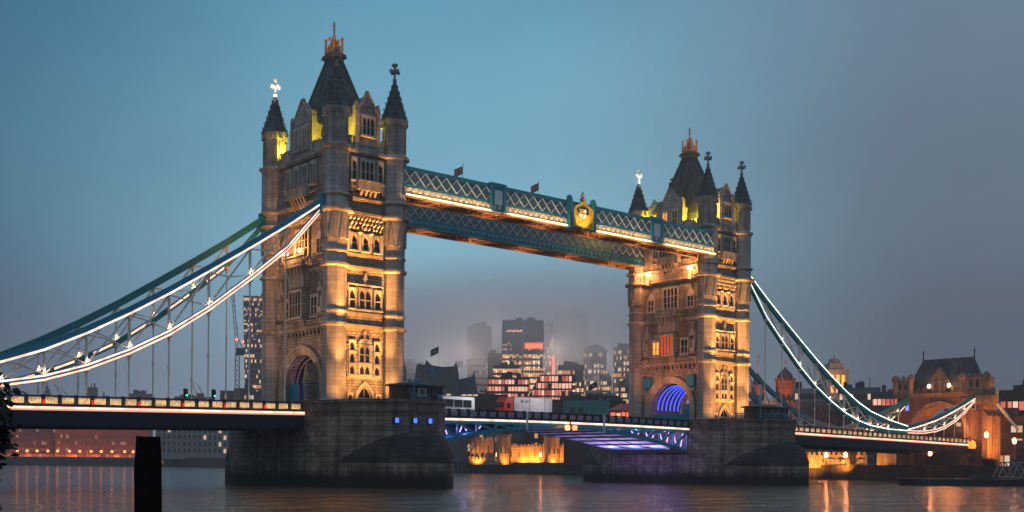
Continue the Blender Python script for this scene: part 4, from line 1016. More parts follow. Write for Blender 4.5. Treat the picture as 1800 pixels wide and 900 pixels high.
def lorry(loc):
    t = thing("lorry", "lorry with red cab and white box body crossing the central span", "lorry", loc)
    m = MB(); m.box(-4.9, 3.9, -1.28, 1.28, 1.15, 3.95); b = m.build("box_body", BOXW, t)
    m = MB(); m.box(-4.95, 3.95, -1.32, 1.32, 3.951, 4.05)
    for x in (-4.9, -1.3, 2.2, 3.9): m.box(x-.05, x+.05, -1.31, 1.31, 1.1, 3.95)
    m.build("box_trim", GREYL, b)
    m = MB(); m.extr([(-3.45, 3.3), (-3.1, 3.6), (-2.75, 3.3), (-3.1, 3.0)], -1.30, -1.285); m.extr([(-3.28, 3.3), (-3.1, 3.45), (-2.92, 3.3), (-3.1, 3.15)], -1.315, -1.301)
    for k, w in ((0, 1.1), (1, .9)): m.box(-2.55, -2.55+w, -1.30, -1.285, 3.32-k*.25, 3.45-k*.25)
    m.build("emblem", GREYD, b)
    m = MB(); m.box(-6.8, 3.9, -.9, .9, .55, 1.1); m.build("chassis", BLACKM, t)
    m = MB(); m.extr([(-6.95, .5), (-5.0, .5), (-5.0, 3.6), (-5.3, 3.95), (-6.2, 3.95), (-6.8, 3.1), (-6.95, 2.0)], -1.22, 1.22); c = m.build("cab", REDV, t)
    for s in (-1, 1): m = MB(); m.box(-6.5, -5.6, s*1.226-.004, s*1.226+.004, 2.0, 2.9); m.build("cab_window", GLASS, c)
    m = MB(); m.extr([(-6.93, 2.15), (-7.01, 2.15), (-6.87, 3.0), (-6.79, 3.0)], -1.05, 1.05); m.build("windscreen", GLASS, c)
    for x in (-5.95, 1.4, 2.8):
        for s in (-1.05, 1.05): wheel(t, x, s, .5)
REDV = plain("red cab paint", (.62, .03, .025), .35)
lorry((39.6, -1.2, 10.86))
for x in (24, 40): lamp("road_fill_light", 'POINT', (x, -7.0, 15.4), 620, (1, .86, .82), size=.4)  # unseen lamps added over the deck to brighten coach and lorry
lamp("tail_glow", 'POINT', (31.5, -3.9, 12.6), 60, (1, .12, .08), size=.3)
def car(loc):
    t = thing("car", "small dark car at the end of the central span beside the right tower", "car", loc)
    m = MB(); m.extr([(-2.1, .3), (2.1, .3), (2.15, .75), (1.3, .9), (.7, 1.42), (-1.1, 1.45), (-1.8, .95), (-2.15, .85)], -.85, .85); m.build("body", plain("dark car paint", (.02, .022, .028), .25), t)
    for s in (-1, 1): m = MB(); m.extr([(-1.5, .95), (1.0, .95), (.6, 1.34), (-1.0, 1.36)], s*.853-.004, s*.853+.004); m.build("window", GLASS, t)
    for x in (-1.35, 1.35):
        for s in (-.78, .78): wheel(t, x, s, .32, .2)
    for s in (-.6, .6): m = MB(); m.box(-2.2, -2.12, s-.15, s+.15, .6, .75); m.build("headlight", BULBW, t)
car((68.5, -3.4, 10.75))
def person(loc, rz):
    v = [(0, 0, .92), (0, 0, 1.2), (0, 0, 1.42), (0, .01, 1.52), (0, .02, 1.66), (.1, 0, .88), (.12, .06, .48), (.12, -.02, .06), (.12, .14, .04), (-.1, 0, .88), (-.12, -.08, .48), (-.12, -.2, .08), (-.12, -.06, .05),
         (.2, 0, 1.4), (.26, -.02, 1.12), (.25, .1, .88), (-.2, 0, 1.4), (-.26, .02, 1.12), (-.25, .14, .9)]
    e = [(0, 1), (1, 2), (2, 3), (3, 4), (0, 5), (5, 6), (6, 7), (7, 8), (0, 9), (9, 10), (10, 11), (11, 12), (2, 13), (13, 14), (14, 15), (2, 16), (16, 17), (17, 18)]
    rad = [.16, .16, .17, .07, .11, .11, .075, .05, .04, .11, .075, .05, .04, .075, .055, .04, .075, .055, .04]
    me = bpy.data.meshes.new("person"); me.from_pydata(v, e, []); o = bpy.data.objects.new("person", me); COL.objects.link(o)
    o.modifiers.new("skin", 'SKIN')
    if not me.skin_vertices:
        bm = bmesh.new(); bm.from_mesh(me); bm.verts.layers.skin.verify(); bm.to_mesh(me); bm.free()
    for i, r in enumerate(rad): me.skin_vertices[0].data[i].radius = (r, r)
    me.skin_vertices[0].data[0].use_root = True
    o.modifiers.new("sub", 'SUBSURF').levels = 1; o.modifiers[-1].render_levels = 1
    me.materials.append(plain("dark coat", (.02, .02, .025), .9)); o.location = loc; o.rotation_euler = (0, 0, rz)
    return tag(o, "person in a dark coat walking along the central span parapet", "person")
person((46.5, -7.9, 10.83), R(-80))

def traffic_signal(loc, label):
    t = thing("traffic_signal", label, "traffic signal", loc, 0, "traffic signals on the left side span"); m = MB(); m.lathe([(0, .09), (2.3, .07)], 8); m.build("post", BLACKM, t)
    m = MB(); m.box(-.18, .18, -.2, .2, 1.75, 2.75); m.box(-.28, .28, .2, .24, 1.65, 2.85); h = m.build("signal_head", BLACKM, t)
    for k, mt in enumerate((SIGG, BLACKM, BLACKM)): m = MB(Matrix(((1, 0, 0, 0), (0, 0, 1, -.24), (0, 1, 0, 1.92+k*.32), (0, 0, 0, 1)))); m.lathe([(-.06, .12), (.06, .10)], 10); m.build("signal_lens", mt, h)
SIGG = emit("green signal lens", (.05, 1, .5), 3)
traffic_signal((-25.6, -4.6, 10.35), "traffic signal showing green on the left side span, farther from the tower")
traffic_signal((-21.5, -4.6, 10.45), "traffic signal on the left side span, closer to the tower")
# ================================================================== gatehouse on the north bank
def gatehouse():
    t = thing("gatehouse", "brick gatehouse with steep slate roof and battlements at the right end of the bridge", "gatehouse", (184, .3, 3.1))
    D = Matrix.Translation((-184, -.3, -3.1)); nb = lambda M=None: MB(D @ M if M else D.copy())
    X0, X1, Y0, Y1 = 179.6, 184.9, -11.4, 12.0
    S = Matrix(((0, -1, 0, X0), (-1, 0, 0, .3), (0, 0, 1, 0), (0, 0, 0, 1)))
    m = nb(S); inn = opening(-6.6, 6.6, 3.1, 19.0, 'round'); m.ring(match_rect(inn, -11.9, 11.9, 3.1, 22), inn, -5.3, 0); m.build("wall", GATE, t)
    m = nb(S)
    for a, b, d in ((7.9, 7.3, .5), (7.28, 6.6, .28)): m.ring(opening(-a, a, 3.1, 12.4+a, 'round'), opening(-b, b, 3.1, 12.4+b, 'round'), .005, d)
    m.build("arch_moulding", GATEL, t)
    m = nb()
    for z, p in ((21.4, .4), (21.9, .6)): m.box(X0-p, X1+p, Y0-p, Y1+p, z, z+.48)
    m.box(X0-.3, X1+.3, Y0-.3, Y1+.3, 10.4, 10.9)
    m.build("string_course", GATEL, t)
    m = nb(); k = 18
    m.box(X0, X0+.5, Y0, Y1, 22.4, 23.2); m.box(X0, X1, Y0, Y0+.5, 22.4, 23.2)
    for i in range(k): y = Y0+.7+i*(Y1-Y0-1.4)/(k-1); m.box(X0, X0+.5, y-.38, y+.38, 23.2, 24)
    for i in range(4): x = X0+.7+i*1.3; m.box(x-.38, x+.38, Y0, Y0+.5, 23.2, 24)
    m.build("parapet", GATE, t)
    for ya, yb, zt in ((-11.9, -5.8, 26.0), (8.2, 12.5, 26.3)):
        m = nb(); m.box(X0-.35, X0+3.6, ya, yb, 22.41, zt); m.box(X0-.6, X0+3.85, ya-.25, yb+.25, zt-.7, zt-.2)
        n = max(3, int((yb-ya)/1.2))
        for i in range(n): y = ya+.4+i*(yb-ya-.8)/(n-1); m.box(X0-.35, X0+.2, y-.34, y+.34, zt, zt+.8)
        for yy in (ya, yb): m.lathe([(22.4, .7), (zt-.6, .7), (zt-.3, 1.0), (zt+.4, 1.0), (zt+1.2, .2)], 8, (X0-.2, yy))
        m.build("angle_tower", GATEL, t)
        for i in range(2): y = (ya+yb)/2-.8+i*1.6; m = nb(); m.box(X0-.4, X0-.36, y-.3, y+.3, 23.6, 25.0); m.build("slit_window", GLASS, t)
    m = nb(); m.frustum(X0+.7, X1-.4, Y0+1.3, Y1-1.3, 22.5, X0+2.5, X0+2.9, -7.3, 6.4, 31.0); m.bar((X0+2.7, -7.4, 31.1), (X0+2.7, 6.5, 31.1), .3); r = m.build("roof", SLATE, t)
    for y in (-7.3, 6.4): m = nb(Matrix.Translation((X0+2.7, y, 0))); m.lathe([(31.2, .3), (31.8, .12), (32.6, .12), (32.8, .34), (33.1, .1), (33.9, .03)], 6); m.box(-.3, .3, -.05, .05, 33.4, 33.55); m.build("roof_finial", BLACKM, r)
    m = nb(S); m.extr([(-2.3, 22.42), (2.3, 22.42), (2.3, 25.4), (0, 28.6), (-2.3, 25.4)], -2.4, .3); m.bar((-2.4, .2, 25.3), (0, .2, 28.8), .5); m.bar((2.4, .2, 25.3), (0, .2, 28.8), .5)
    for s in (-.75, .75): m.ring(match_rect(opening(s-.45, s+.45, 23.3, 25.2, 'point'), s-.7, s+.7, 23.1, 25.4), opening(s-.45, s+.45, 23.3, 25.2, 'point'), .301, .5)
    m.build("gable", GATEL, t)
    for s, mt in ((-8.9, BULBB), (6.7, GLASS), (8.9, GLASS)):
        m = nb(S); m.ring(match_rect(opening(s-.4, s+.4, 18.2, 20.4, 'point'), s-.8, s+.8, 17.8, 20.8), opening(s-.4, s+.4, 18.2, 20.4, 'point'), .005, .3); f = m.build("window", GATEL, t)
        m = nb(S); m.extr(opening(s-.4, s+.4, 18.2, 20.4, 'point'), .05, .07); m.build("pane", BLUEW if mt is BULBB else GLASS, f)
    # corner buttresses on the downstream side
    for x, w in ((X0-1.2, 1.5), (X0+1.6, 1.1), (X0+3.8, 1.0)):
        m = nb(); m.box(x, x+w*1.5, Y0-1.4, Y0-.002, 3.1, 16.2); m.add([(x, Y0-1.4, 16.2), (x+w*1.5, Y0-1.4, 16.2), (x+w*1.5, Y0, 18), (x, Y0, 18), (x, Y0, 16.2), (x+w*1.5, Y0, 16.2)], [(0, 1, 2, 3), (0, 3, 4), (1, 5, 2), (0, 4, 5, 1)]); m.build("buttress", GATE, t)
    m = nb(); m.box(X0-1.5, X0+3, Y0-1.5, Y0+1.6, 19.8, 21.39); 
    for i in range(6): m.box(X0-1.2+i*.8, X0-.85+i*.8, Y0-1.75, Y0-1.5, 19.2, 21.2)
    for i in range(4): m.box(X0-1.75, X0-1.5, Y0-1.3+i*.8, Y0-.95+i*.8, 19.2, 21.2)
    m.build("chain_seat", GATEL, t)
    m = nb(); m.box(X0-3.6, X0-1.6, -10.0, -8.0, 8.2, 9.9); m.build("lit_cabinet", YELW, t)
    m = nb(S)
    for e in (-1, 1): m.box(e*2.6-.5+(-.2), e*2.6+.5, .4, .8, 22.5, 23.3)
    f = m.build("flood_box", BLACKM, t)
    for y in (-2.6, 3.1): lamp("roof_light", 'POINT', (X0-.7, y, 24.2), 420, (1, .52, .2), size=.3)
    for y in (-2.4, 3.0): m = nb(Matrix.Translation((X0-.5, y, 24.0))); m.lathe([(-.3, .15), (0, .45), (.5, .3), (.7, .05)], 8); m.build("flood_lens", BULBW, f)
    lamp("gate_light", 'POINT', (X0-5, -6.5, 13), 2600, (1, .26, .05), size=.4)
    lamp("gate_light", 'POINT', (X0-5, 7, 12.5), 1000, (1, .22, .06), size=.4)
    lamp("gate_light", 'POINT', (X0+4, 0, 14), 1800, (1, .30, .06), size=.4)
    lamp("gate_light", 'SPOT', (X0-6, -22, 5), 52000, (1, .30, .05), (X0+3, -12, 13), 70, .8, .4)
    lamp("gate_light", 'SPOT', (X0-16, -1, 11.5), 2200, (1, .24, .09), (X0, -1, 20), 90, .8, .4)
BLUEW = emit("blue lit window", (.08, .25, 1), 2.5)
GATE = stone("gatehouse stone", (.20, .13, .09), (.27, .18, .13), (.12, .09, .07), .9, .4, .04, .5, stain=.4)
GATEL = stone("gatehouse dressings", (.30, .24, .18), (.36, .29, .22), (.2, .17, .13), 1.4, .5, .02, .25, stain=.4)
gatehouse()
t = thing("land_tie", "sloping pale tie rod running down from the gatehouse to the right bank", "tie rod", (190, -9, 20))
m = MB(Matrix.Translation((-190, 9, -20))); m.bar((188.6, -9, 20.9), (211, -9, 8.6), .45, .6); m.build("tie_rod", PALEB, t)

# ================================================================== trees
def tree(loc, h, spread, label, seed, depth=6, thick=.35, cat="tree", grp="bare winter trees on the far bank"):
    rnd = random.Random(seed); t = thing("bare_tree", label, cat, loc, rnd.uniform(0, 6), grp); tr = MB(); cr = MB()
    def grow(p, d, L, r, k):
        q = p+d*L; mid = p+d*L*.5+Vector((rnd.uniform(-1, 1), rnd.uniform(-1, 1), 0))*L*.06
        (tr if k <= 1 else cr).taper([p, mid, q], [r, r*.85, r*.66], 5 if k < 2 else 3)
        if k >= depth: return
        for i in range(2 if k == 0 else rnd.choice((2, 3, 3))):
            ax = Vector((rnd.uniform(-1, 1), rnd.uniform(-1, 1), rnd.uniform(-.3, .5))).normalized()
            nd = (d+ax*spread+Vector((0, 0, .12))).normalized()
            grow(q, nd, L*rnd.uniform(.62, .85), r*.62, k+1)
    grow(Vector((0, 0, 0)), Vector((rnd.uniform(-.06, .06), rnd.uniform(-.06, .06), 1)).normalized(), h*.27, thick, 0)
    tr.build("trunk", BARK, t); cr.build("crown", BARK, t); return t

# ================================================================== fortress (castle walls and keep) on the north bank
def merlons(m, a, b, w, z, step=1.3, hh=.8):
    (ax, ay), (bx, by) = a, b; L = math.hypot(bx-ax, by-ay); n = max(2, int(L/step))
    for i in range(n):
        f = (i+.5)/n; c = Vector((ax+(bx-ax)*f, ay+(by-ay)*f, z)); d = Vector(((bx-ax)/L, (by-ay)/L, 0)); m.bar(c-d*step*.28+Vector((0, 0, hh/2)), c+d*step*.28+Vector((0, 0, hh/2)), w, hh)
def curtain(name, label, a, b, z0, z1, w, slits=0, grp="castle walls by the river"):
    cx, cyy = (a[0]+b[0])/2, (a[1]+b[1])/2; t = thing(name, label, "castle wall", (cx, cyy, z0), 0, grp)
    D = Matrix.Translation((-cx, -cyy, -z0)); m = MB(D.copy()); d = Vector((b[0]-a[0], b[1]-a[1], 0)).normalized(); nrm = Vector((d.y, -d.x, 0))
    if nrm.x > 0: nrm = -nrm
    m.bar((a[0], a[1], (z0+z1)/2), (b[0], b[1], (z0+z1)/2), w, z1-z0); merlons(m, a, b, w, z1); m.build("wall", RAG, t)
    for i in range(slits):
        f = (i+.5)/slits; c = Vector((a[0]+(b[0]-a[0])*f, a[1]+(b[1]-a[1])*f, 0))+nrm*(w/2+.03); s = MB(D.copy()); s.bar(c+Vector((0, 0, z0+(z1-z0)*.45)), c+Vector((0, 0, z0+(z1-z0)*.72)), .35, .12); s.build("arrow_slit", BLACKM, t)
    return t
def drum(label, c, r, z0, z1, dome=None, n=12, vane=0, mat=None, slits=True):
    t = thing("castle_tower", label, "castle tower", (c[0], c[1], z0), 0, "castle towers"); m = MB(); H = z1-z0
    m.lathe([(0, r*1.04), (1, r), (H-.6, r), (H-.5, r*1.06), (H, r*1.06)], n); 
    k = int(6*r/1.3)
    for i in range(k):
        a = 2*math.pi*i/k; m.box(r*math.cos(a)*.97-.3, r*math.cos(a)*.97+.3, r*math.sin(a)*.97-.3, r*math.sin(a)*.97+.3, H, H+.7)
    m.build("wall", mat or RAG, t)
    if slits:
        for a in (-2.6, -2.0, -1.5):
            s = MB(); s.box(r*math.cos(a)*1.0-.15, r*math.cos(a)*1.0+.15, r*math.sin(a)*1.0-.15, r*math.sin(a)*1.0+.15, H*.4, H*.6); s.build("arrow_slit", BLACKM, t)
    if dome:
        m = MB(); m.lathe([(H+.01, r*.92), (H+dome*.3, r*.86), (H+dome*.65, r*.55), (H+dome*.85, r*.2), (H+dome, .12)], n); d = m.build("dome", LEADR, t)
        if vane: m = MB(); m.bar((0, 0, H+dome), (0, 0, H+dome+vane), .14, n=6); m.lathe([(H+dome+vane*.5, .1), (H+dome+vane*.55, .4), (H+dome+vane*.62, .1)], 6); m.extr([(-.1, H+dome+vane*.75), (1.0, H+dome+vane*.8), (1.0, H+dome+vane*.95), (-.1, H+dome+vane)], -.05, .05); m.build("weathervane", COPPER, d)
    return t
Z = 3.1
drum("round floodlit castle tower left of the centre wall behind the wharf", (165.5, 154.5), 2.5, Z, 13.2)
drum("round floodlit castle tower in the middle of the orange wall", (177.2, 142.3), 2.7, Z, 12.8)
drum("round floodlit castle tower at the right end of the orange wall", (181.8, 135.5), 2.3, Z, 12.2)
curtain("castle_wall", "tall orange floodlit stretch of castle wall between two round towers", (167.0, 154.0), (176, 144), Z, 9.6, 1.4, 5)
curtain("castle_wall", "short orange floodlit castle wall joining the two right round towers", (178.8, 141.5), (181, 137), Z, 9.8, 1.4, 2)
curtain("castle_wall", "dim castle wall running right from the last round tower", (183.2, 134.2), (193, 122), Z, 9.4, 1.4, 3)
curtain("castle_wall", "pale bright gate building left of the leafless tree", (158.6, 164.5), (164.3, 157.8), 4.2, 12.0, 2.4, 2)
curtain("castle_wall", "low dim brown wall under the gate building on the wharf", (157.0, 163.6), (164.0, 154.2), Z, 5.2, .8, 0)
curtain("castle_wall", "long low amber lit castle wall seen under the right side span", (170.5, 47), (179.8, 21), Z, 6.6, 1.2, 6)
curtain("castle_wall", "smooth pale orange wall beside the gatehouse under the right span", (181.5, 19), (183.5, 13.4), Z, 8.4, 1.2, 0)
def houses(label, c, w, d, h, roofh, rz, mat, n=3, name="house"):
    t = thing(name, label, "house", (c[0], c[1], Z), rz, "houses inside the castle"); m = MB(); m.box(-w/2, w/2, -d/2, d/2, 0, h); m.build("wall", mat, t)
    m = MB(); m.add([(-w/2-.3, -d/2-.3, h), (w/2+.3, -d/2-.3, h), (w/2+.3, d/2+.3, h), (-w/2-.3, d/2+.3, h), (-w/2, 0, h+roofh), (w/2, 0, h+roofh)], [(0, 1, 5, 4), (2, 3, 4, 5), (1, 2, 5), (3, 0, 4), (3, 2, 1, 0)]); r = m.build("roof", SLATE, t)
    for i in range(n):
        s = -w/2+(i+.5)*w/n; m = MB(); m.box(s-.5, s+.5, -d/2-.06, -d/2, h-2.3, h-.8); m.build("window", WIND, t)
    for s in (-w*.3, w*.3): m = MB(); m.box(s-.5, s+.5, -.5, .5, h+roofh*.6, h+roofh+1.4); m.build("chimney", BRICKR, r)
WIND = emit("dim warm window", (1, .50, .25), .35)
houses("dark gabled house behind the orange castle wall", (183, 160), 16, 8, 8.5, 4.0, R(-48), BROWNB)
houses("smaller dark house behind the right round towers", (193, 143), 10, 7, 8.8, 3.4, R(-48), BROWNB)
houses("pale timbered house beside the leafless tree", (170.5, 165.5), 5, 6, 10.5, 2.4, R(-48), GREYL, 2)
# keep with four domed turrets
def keep():
    t = thing("castle_keep", "pale square castle keep behind the right chain", "castle keep", (197, 59, Z), R(-35)); m = MB(); m.box(-12, 12, -10, 10, 0, 19)
    merlons(m, (-12, -9.6), (12, -9.6), .8, 19); merlons(m, (-11.6, -10), (-11.6, 10), .8, 19); m.build("wall", GREYW, t)
    for i in range(4):
        for z in (7, 13): m = MB(); m.box(-9+i*6-.5, -9+i*6+.5, -10.06, -10.0, z, z+2.4); m.build("window", GLASS, t)
keep()
KEEPR = stone("keep turret stone", (.30, .17, .12), (.38, .22, .16), (.2, .13, .1), .8, .4, .03, .4)
drum("domed keep turret with a tall gilt weathervane just right of the farther tower", (186.0, 61.6), 1.9, 16, 27.0, 4.2, 10, 5.6, KEEPR, False)
drum("broad domed keep turret standing between the hanger rods", (192.3, 56.4), 2.75, 16, 29.0, 4.0, 12, 2.0, KEEPR, False)
AMB = (1, .29, .022)
for x, y, e in ((163, 150.5, 1500), (168.5, 147, 2600), (171.5, 144.2, 2400), (174.6, 138.5, 1500), (177.0, 134.5, 1500), (157, 158.8, 1500), (179.5, 130.5, 1500), (186, 125, 400)): lamp("wall_floodlight", 'SPOT', (x, y, 3.5), e*FORT, AMB, (x+5.0, y+5, 10.5), 120, .9, .3)
for x, y, e in ((167.5, 40, 2200), (170.5, 32, 2200), (174, 24, 2000), (177.5, 15.5, 2200)): lamp("wall_floodlight", 'SPOT', (x, y, 3.5), e*FORT, (1, .33, .04), (x+5, y+3, 6), 130, .8, .3)
lamp("turret_light", 'SPOT', (176, 46, 14), 30000, (1, .20, .04), (189, 59, 24), 60, .8, .5)

# ================================================================== city skyline
CAMXY = (-92.0, -149.3)
def face_cam(x, y, add=0): return math.atan2(CAMXY[1]-y, CAMXY[0]-x)+math.pi/2+R(add)
def office(label, c, w, d, zt, z0=4.0, rot=0, body=None, glow=None, floors=(0, 99), fh=3.8, band=.62, extra=None, name="office_tower", cat="office tower", grp="office buildings of the city skyline", lean=0, sides='FLR'):
    t = thing(name, label, cat, (c[0], c[1], z0), face_cam(c[0], c[1], rot), grp); H = zt-z0
    m = MB()
    if lean: m.frustum(-w/2, w/2, -d/2, d/2, 0, -w/2-lean, w/2+lean, -d/2, d/2, H)
    else: m.box(-w/2, w/2, -d/2, d/2, 0, H)
    m.build("core", body or GREYW, t)
    rr = random.Random(int(w*100+zt)); m = MB()
    for k in range(4): a, b, q = rr.uniform(-.38, .2)*w, rr.uniform(.08, .22)*w, rr.uniform(.8, 3.2); m.box(a, a+b, -d*.3, d*.3*rr.uniform(.2, 1), H+.002, H+q)
    m.bar((w*.25, 0, H), (w*.25, 0, H+rr.uniform(3, 6)), .25); m.build("roof_plant", GREYD, t)
    n = int(H/fh); picks = [i for i in range(n) if floors[0] <= i < floors[1]][:100]
    for i in picks:
        g = glow(i, n) if callable(glow) else glow
        if g is None: continue
        za = i*fh+.9; zb = za+fh*band; e = lean*(za/H) if lean else 0; m = MB()
        m.box(-w/2-e+.15, w/2+e-.15, -d/2-.14, -d/2-.02, za, zb); m.box(-w/2-e-.14, -w/2-e-.02, -d/2+.15, d/2-.15, za, zb); m.box(w/2+e+.02, w/2+e+.14, -d/2+.15, d/2-.15, za, zb)
        m.build("window_band", g, t)
    if extra: extra(t, w, d, H)
    return t
WARMS = [(1, .36, .10), (1, .50, .20), (1, .66, .36), (1, .8, .6)]
G_SPARSE = grid_glow("sparse lit rooms", 1.5, 3.8, 0, WARMS, .65, .86)
G_DIM = grid_glow("few dim rooms", 1.8, 4.2, 0, WARMS, .22, .86)
G_MED = grid_glow("half lit rooms", 1.4, 3.8, 0, WARMS, 1.0, .55)
G_FULL = grid_glow("fully lit rooms", 1.5, 3.8, 0, [(1, .36, .12), (1, .52, .22), (1, .72, .40)], 1.5, .12)
G_RED = grid_glow("rosy lit rooms", 1.6, 3.4, 0, [(1, .16, .08), (1, .30, .18), (1, .50, .34)], 1.25, .10)
G_DARK = plain("unlit window glass", (.035, .045, .055), .2)
REDSIGN = emit("red sign band", (1, .14, .08), 1.6)
REDL = emit("red strip light", (1, .16, .08), 1.8)
def red_beacon(t, x, y, z): m = MB(Matrix.Translation((x, y, z))); m.lathe([(-.6, .2), (-.3, .7), (.3, .7), (.6, .2)], 8); m.build("red_beacon", BULBR, t)
def main_extra(t, w, d, H):
    m = MB(); m.box(-.5, .5, -d/2-.5, -d/2-.15, 0, H); m.build("pilaster", GREYL, t)
    m = MB(); m.box(1.2, w/2-.4, -d/2-.5, -d/2-.16, H-18.5, H-14.6); m.build("sign_band", REDSIGN, t)
    for k in range(7): m = MB(); m.box(2.0+k*1.6, 2.9+k*1.6, -d/2-.62, -d/2-.51, H-17.6, H-15.6); m.build("sign_mark", WINO, t)
    for k in range(9): m = MB(Matrix.Translation((-10+k*1.15+(k % 2)*.2, -d/2-.6, H-7.5+(k % 3)*.3))); m.lathe([(-.5, .1), (-.2, .45), (.2, .45), (.5, .1)], 6); m.build("spot_lamp", BULBW2, t)
BULBW2 = emit("far warm lamps", (1, .5, .28), 2.5)
office("main office tower with rows of glowing lower floors and a red sign band", (395.6, 407.6), 26.6, 22, 95.8, 4, 0, GREYD, lambda i, n: G_FULL if i < 18 else (G_SPARSE if i < 20 else G_DARK), fh=3.9, extra=main_extra)
def strip_extra(t, w, d, H):
    m = MB(); m.box(2.2, 3.9, -d/2-.5, -d/2-.16, 20, H-22); m.build("red_light_strip", REDL, t)
office("slim tower with a vertical red light strip beside the main tower", (449.4, 440.9), 9.5, 14, 101, 4, 0, GREYW, lambda i, n: G_MED, fh=4, extra=strip_extra)
office("tall dim tower fading into the fog right of the red strip", (502.7, 474.6), 25, 24, 118, 4, 0, GREYD, lambda i, n: G_SPARSE if i < 22 else G_DARK, fh=4)
office("grey tower with a lit left edge at the right of the cluster", (460.2, 405.9), 11.8, 12, 83, 4, -25, GREYW, lambda i, n: G_MED if i % 3 else G_SPARSE, fh=3.8)
office("small far block right of the city cluster", (466.6, 400.6), 6, 8, 64, 4, 0, GREYW, lambda i, n: G_MED)
office("pale tower wrapped in scaffold bands left of the cluster", (411.8, 472.2), 14, 14, 100, 4, 15, GREYL, lambda i, n: G_SPARSE if i < 17 else GREYW, fh=4.4, band=.35)
office("plain dark block in front of the scaffolded tower", (394.7, 434.4), 9.6, 10, 77, 4, 0, GREYD, lambda i, n: None)
office("far grey tower with vertical rows of lights behind the right tower", (461.6, 378.7), 12, 12, 82, 4, -30, GREYW, lambda i, n: G_MED, fh=3.8)
office("narrow lit block just right of the left tower", (312.6, 424.7), 4.4, 6, 63, 4, 0, GREYW, lambda i, n: G_SPARSE)
office("flaring glass tower with scattered lit floors behind the left tower", (340.2, 661.8), 17, 20, 133, 4, 0, GREYW, lambda i, n: G_MED if i % 3 else G_SPARSE, fh=4.0, lean=3.0)
office("low office with rosy glowing storeys left of the slanted glass one", (271.8, 276.5), 20.5, 12, 45.6, 4, 0, GREYD, lambda i, n: G_RED, fh=3.4)
office("stepped grey tower right of the main tower, orange rooms low down", (466, 428), 12, 10, 74, 4, 8, GREYW, lambda i, n: G_FULL if i % 2 and i < 16 else G_MED, fh=4)
office("warm lit block just left of the main tower", (364.6, 386.6), 16, 10, 64, 4, -6, GREYD, lambda i, n: G_FULL if i > 8 and i % 3 else G_SPARSE, fh=3.9)
office("faint far tower left of the scaffolded one", (413, 560), 24, 16, 80, 4, 0, GREYL, lambda i, n: G_DIM, fh=4)
office("broad orange lit block behind the slanted glass building", (421.5, 389), 17, 10, 68, 4, 0, GREYD, lambda i, n: G_MED if i % 4 else G_FULL, fh=3.8)
office("low lit block right of the city cluster", (440, 360), 10, 9, 55, 4, 10, GREYW, lambda i, n: G_MED, fh=3.8)
def slant():
    c = (274.5, 248.2); t = thing("glass_building", "red glowing building with a slanted glass front in the city", "office building", (c[0], c[1], 4), face_cam(*c), "office buildings of the city skyline")
    m = MB(); m.extr([(-11, 0), (11, 0), (11, 41.5), (-5.5, 41.5), (-11, 31)], -6, 6); m.build("core", GREYD, t)
    for i in range(4):
        z = 28.5+i*3.3; a = -11+max(0, (z+2.2-31))*.52+.5; m = MB(); m.box(a, 9.6, -6.3, -6.02, z, z+2.4); m.build("window_band", G_RED, t)
    for i in range(9): m = MB(); s = -9+i*2.3; m.bar((s, -6.45, 27), (s+3.4, -6.45, 41.5), .22, .2); m.build("slanted_mullion", GREYW, t)
    for i in range(5): m = MB(Matrix.Translation((10.3, -6.4, 25+i*3))); m.lathe([(-.4, .1), (-.2, .5), (.2, .5), (.4, .1)], 6); m.build("edge_lamp", BULBW2, t)
slant()
def peaked(c, w, d, zt, zb, label, poly):
    t = thing("peaked_building", label, "office building", (c[0], c[1], 4), face_cam(*c), "dark peaked office blocks")
    m = MB(); m.extr([(-w/2*1.05, 0), (w/2*1.05, 0)]+[(w*x, zb-4+(zt-zb)*z) for x, z in poly], -d/2, d/2); m.build("core", PEAK, t)
    for k in range(3): m = MB(); m.box(-w*.3+k*w*.27, -w*.3+k*w*.27+2.2, -d/2-.06, -d/2-.01, zb-3, zb-2.2); m.build("lit_window", WINP, t)
PEAK = plain("dark slate cladding", (.075, .085, .10), .5)
WINP = emit("soft white window", (1, .66, .4), .7)
peaked((244.3, 299.3), 21.5, 14, 54.5, 35.5, "dark office block with two sharp roof horns and a sagging roofline", [(.52, .55), (.46, .93), (.40, .80), (.15, .78), (-.10, .82), (-.22, .95), (-.26, .82), (-.40, .86), (-.44, .80), (-.52, .1)])
peaked((258.0, 291), 10.5, 12, 50, 35.5, "lower dark office block with one horned corner right of the larger one", [(.5, .1), (.36, .5), (.28, .92), (.18, .72), (-.5, .62)])
office("dim brown block behind the lorry on the bridge", (184.2, 167.2), 38, 12, 27.0, Z, 0, BROWNB, lambda i, n: G_SPARSE, fh=4, name="office_block", cat="office building")
office("dark slab between the peaked block and the rosy office", (262, 282), 8, 10, 37.5, 4, 0, BROWNB, lambda i, n: G_SPARSE, name="office_block", cat="office building")
office("dark brick block seen through the gatehouse arch", (204, 2), 26, 10, 17, Z, -10, BROWNB, lambda i, n: G_SPARSE, fh=4.4, name="office_block", cat="office building")
office("long dim brown block behind the right half of the central span", (196, 150), 36, 12, 26.5, Z, 0, BROWNB, lambda i, n: G_SPARSE, fh=4.4, name="office_block", cat="office building")
def teal_top(t, w, d, H):
    m = MB(); m.box(-w/2-.15, w/2+.15, -d/2-.15, d/2+.15, H-6, H+.2); m.build("green_storey", TEALB, t)
    for k in (-4.5, -1.8): m = MB(); m.box(k-.9, k+.9, -d/2-.22, -d/2-.16, H-4, H-2); m.build("window", GLASS, t)
